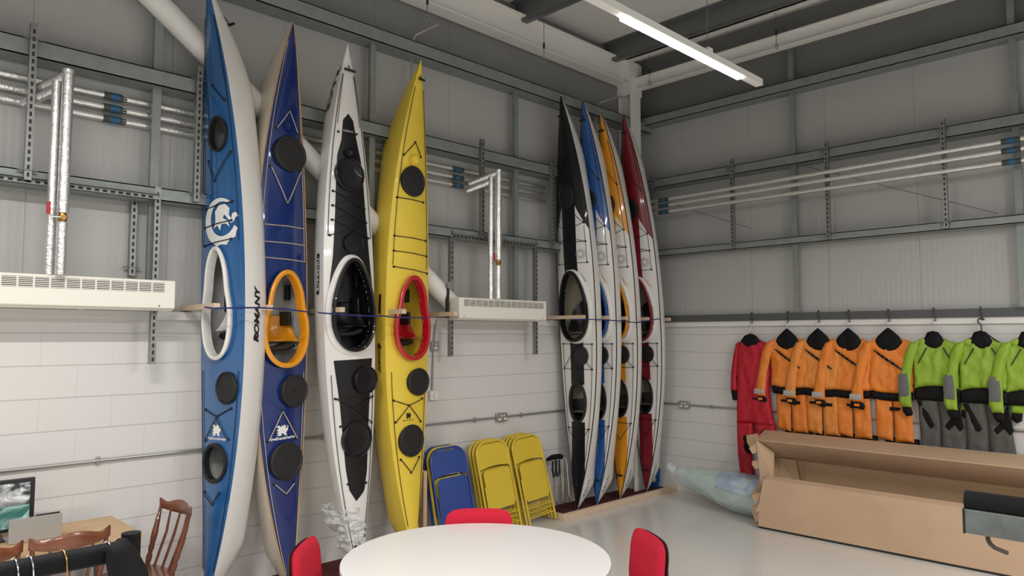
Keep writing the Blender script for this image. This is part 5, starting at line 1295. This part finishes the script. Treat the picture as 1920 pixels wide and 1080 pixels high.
oj0 = garment('dry_jacket', 'orange dry jacket with black neck and grey cuff band, next to the red drysuit', 'jacket', 'orange dry jackets hanging on the right wall', yc[0], -0.075, or_parts(ORS))
labs = ['amber-orange dry jacket, second from the red drysuit', 'orange dry jacket with dark shoulder stripe, third from the red drysuit', 'bright orange dry jacket, next to the lime green jackets']
MO = [ORS2, ORS, ORS]
for i in (1, 2, 3):
    c = garment('dry_jacket', labs[i-1], 'jacket', 'orange dry jackets hanging on the right wall', yc[i], -0.075-0.0*i, or_parts(MO[i-1]))
LEG1 = [(-.155, .53), (-.01, .53), (-.005, .75), (-.01, .985), (-.07, .98), (-.15, .965), (-.16, .75)]
LEG2 = [(.0, .53), (.155, .53), (.165, .75), (.17, .985), (.09, .985), (.01, .99), (.005, .75)]
def tr_parts(m): return [('lining', [(-.09, .95), (.21, .95), (.22, 1.12), (-.07, 1.10)], NEO, 0.02, -0.02, 0.004), ('leg', LEG1, m, 0.03, 0.0, 0.010), ('leg', LEG2, m, 0.03, 0.0, 0.010), ('waist_strap', [(-.02, .655), (.11, .66), (.11, .69), (-.02, .69)], NEO, 0.005, 0.034, 0)]
for i in range(4):
    lab = ('orange dry trousers under the jacket next to the red drysuit', 'amber dry trousers under the second orange jacket', 'orange dry trousers under the third orange jacket', 'orange dry trousers beside the grey trousers')[i]
    garment('dry_trousers', lab, 'trousers', 'orange trousers hanging under the jackets', yc[i]-0.005, -0.050, tr_parts(MO[i-1] if i else ORS))
# green jackets, grey trousers
T_GR = [(-.10, .0), (.10, .0), (.19, .04), (.215, .14), (.205, .26), (.20, .38), (.205, .465), (.10, .445), (0, .44), (-.10, .45), (-.19, .475), (-.185, .36), (-.19, .24), (-.205, .13), (-.18, .05)]
NECKG = [(-.095, .03), (-.07, -.015), (-.05, -.06), (0, -.075), (.05, -.06), (.08, -.01), (.10, .03), (.075, .07), (.03, .09), (-.03, .085), (-.07, .065)]
BANDG = [(-.195, .465), (-.09, .44), (.0, .43), (.10, .44), (.205, .465), (.205, .58), (.10, .575), (-.10, .575), (-.19, .575)]
SG_L = [(-.12, .02), (-.20, .04), (-.25, .14), (-.285, .30), (-.31, .45), (-.315, .58), (-.29, .645), (-.20, .645), (-.205, .50), (-.20, .36), (-.175, .22), (-.14, .12)]
SG_R = mirror(SG_L)
def gr_parts(): return [('body', T_GR, GRS, 0.045, 0.0, 0.016), ('neck_gasket', NECKG, NEO, 0.03, 0.033, 0.003), ('collar_flap', [(-.14, .03), (-.12, .005), (-.07, .0), (-.06, .03), (-.09, .06)], GRS, 0.012, 0.055, 0.004), ('waistband', BANDG, NEO, 0.035, 0.004, 0.004),
            ('chest_zip', [(-.135, .23), (-.125, .23), (-.045, .085), (-.055, .08)], DECALK, 0.004, 0.064, 0), ('chest_zip', [(.165, .235), (.175, .23), (.095, .075), (.083, .08)], DECALK, 0.004, 0.064, 0),
            ('sleeve', SG_L, GRS, 0.030, 0.055, 0.010), ('elbow_patch', [(-.298, .33), (-.225, .33), (-.212, .45), (-.215, .545), (-.30, .545), (-.307, .45)], GYP, 0.008, 0.086, 0.002), ('wrist_seal', [(-.29, .64), (-.205, .64), (-.19, .70), (-.20, .72), (-.25, .73), (-.28, .69)], NEO, 0.016, 0.058, 0.002),
            ('sleeve', SG_R, GRS, 0.022, -0.024, 0.006), ('wrist_seal', [(.205, .64), (.29, .64), (.28, .71), (.24, .73), (.20, .70)], NEO, 0.014, -0.022, 0.002)]
yg = [PB(x, 640, -0.12).y for x in (1751, 1840, 1930)]
for i, lab in enumerate(('lime green jacket with grey elbow patch, next to the orange jackets', 'lime green jacket with two slanting chest zips on a black plastic hanger', 'lime green jacket cut off by the right edge of the picture')):
    garment('paddling_jacket', lab, 'jacket', 'lime green jackets hanging on the right wall', yg[i]+0.01, -0.075, gr_parts())
def gl_parts(): return [('leg', [(-.17, .55), (.0, .55), (.01, .80), (.0, 1.13), (-.15, 1.13), (-.16, .85)], GYS, 0.03, 0.0, 0.010), ('leg', [(.0, .55), (.165, .55), (.19, .85), (.22, 1.13), (.02, 1.13), (.012, .8)], GYS, 0.03, 0.0, 0.010),
    ('black_panel', [(-.175, .58), (-.13, .58), (-.03, .80), (-.055, .83), (-.08, .82)], NEO, 0.005, 0.032, 0), ('black_panel', [(.165, .57), (.12, .70), (.05, .80), (.08, .84), (.13, .78), (.17, .84), (.20, .80), (.18, .68)], NEO, 0.008, 0.032, 0.002)]
for i, lab in enumerate(('charcoal grey dry trousers under the green jacket next to the orange ones', 'charcoal grey dry trousers under the second green jacket, one leg flaring')):
    garment('dry_trousers', lab, 'trousers', 'charcoal trousers hanging under the green jackets', yg[i], -0.045, gl_parts())
# red one-piece
yr = PB(1407, 640, -0.12).y
garment('drysuit', 'red one-piece drysuit with black wrist and knee patches, hanging full length', 'drysuit', None, yr+0.0, -0.085, [
    ('body', [(-.10, .02), (.10, .02), (.17, .06), (.18, .30), (.17, .58), (.19, .80), (.21, .95), (.06, .95), (-.02, .93), (-.17, .95), (-.165, .75), (-.155, .58), (-.15, .35), (-.15, .10)], REDS, 0.05, 0.0, 0.010),
    ('leg', [(-.17, .92), (-.0, .92), (.005, 1.05), (-.03, 1.20), (-.02, 1.35), (.0, 1.52), (-.01, 1.66), (-.10, 1.68), (-.13, 1.60), (-.15, 1.45), (-.165, 1.30), (-.17, 1.10)], REDS, 0.045, 0.0, 0.010),
    ('leg', [(.0, .90), (.21, .90), (.22, 1.05), (.20, 1.20), (.17, 1.40), (.16, 1.60), (.08, 1.60), (.06, 1.40), (.03, 1.20), (.02, 1.05)], REDS, 0.045, -0.012, 0.010),
    ('sleeve', [(-.11, .03), (-.16, .06), (-.19, .20), (-.215, .38), (-.225, .58), (-.145, .60), (-.15, .40), (-.13, .20)], REDS, 0.035, 0.012, 0.008), ('wrist_seal', [(-.222, .575), (-.148, .585), (-.15, .69), (-.205, .69)], NEO, 0.02, 0.012, 0.002),
    ('knee_patch', [(-.09, 1.06), (-.06, 1.05), (-.02, 1.08), (-.005, 1.18), (-.03, 1.26), (-.07, 1.26), (-.10, 1.20), (-.10, 1.10)], NEO, 0.008, 0.040, 0),
    ('knee_patch', [(.06, 1.0), (.12, .98), (.19, 1.02), (.20, 1.12), (.12, 1.16), (.06, 1.10)], NEO, 0.008, 0.028, 0),
    ('neck_gasket', [(-.10, .03), (-.06, -.03), (0, -.055), (.06, -.03), (.10, .03), (.06, .085), (0, .105), (-.06, .085)], NEO, 0.03, 0.035, 0.003)])
# hooks and hangers
allx = [(1410, yr, 'red drysuit'), (1475, yc[0], 'orange jacket next to the red drysuit'), (1533, yc[1], 'amber-orange jacket'), (1590, yc[2], 'third orange jacket'), (1667, yc[3], 'bright orange jacket'), (1750, yg[0], 'first green jacket'), (1840, yg[1], 'second green jacket')]
for px, y, lab in allx:
    t = empty('s_hook', 'black S-shaped hook over the dark rail above the ' + lab, 'hook', 'black hooks along the dark rail', loc=(-0.065, y, 2.25))
    MB().tube([(0.04, 0.012, -0.002), (0.03, 0.012, 0.012), (0.0, 0.010, 0.016), (-0.012, 0.006, 0.006), (-0.014, 0.0, -0.05), (-0.014, -0.010, -0.095), (-0.02, -0.014, -0.112), (-0.03, -0.008, -0.116), (-0.04, 0.0, -0.105)], 0.005, 8).build('hook', BLACKP, t)
    black = (px == 1840)
    t = empty('clothes_hanger', ('black plastic' if black else 'thin wire') + ' hanger holding the ' + lab, 'hanger', 'hangers on the dark rail', loc=(-0.095, y, 2.145))
    m = BLACKP if black else CHROME; r_ = 0.006 if black else 0.0025
    MB().tube([(0, 0.028*math.cos(a_), 0.0+0.028*math.sin(a_)-0.02) for a_ in [PI*0.9-PI*1.35*i/12 for i in range(13)]]+[(0, 0, -0.085), (0, 0, -0.12)], r_, 8).build('hanger_hook', m, t)
    MB().tube([(0, -0.16, -0.24), (0, -0.05, -0.15), (0, 0, -0.12), (0, 0.05, -0.15), (0, 0.16, -0.24)], max(r_, 0.004), 8).build('shoulder_bar', m, t)
# ------------------------------------------------------------------ light
w = bpy.data.worlds.new('world'); SC.world = w; w.use_nodes = True
w.node_tree.nodes['Background'].inputs[0].default_value = (1.0, 0.97, 0.95, 1); w.node_tree.nodes['Background'].inputs[1].default_value = 0.16
def lamp(x0, x1, y, z, power):
    l = bpy.data.lights.new('strip_lamp', 'AREA'); l.shape = 'RECTANGLE'; l.size = abs(x1-x0); l.size_y = 0.06; l.energy = power; l.color = (1.0, 0.97, 0.93)
    o = bpy.data.objects.new('strip_lamp', l); COL.objects.link(o); o.location = ((x0+x1)/2, y, z-0.012); return o
LAMPS = [(-4.53, -3.01, -3.06, 4.0)]
for xx in (-7.9, -11.3): LAMPS.append((xx-0.76, xx+0.76, -3.06, 4.0))
for yy in (-7.0, -11.0):
    for xx in (-3.77, -7.9, -11.3): LAMPS.append((xx-0.76, xx+0.76, yy, 4.0))
for i, (a, b, y, z) in enumerate(LAMPS): lamp(a, b, y, z, (108 if a > -6 else 60) if y > -4 else (95 if a > -6 else 45))
SC.view_settings.view_transform = 'Standard'; SC.view_settings.look = 'None'; SC.view_settings.gamma = 1.0; SC.view_settings.use_curve_mapping = False
SC.view_settings.exposure = 0.92
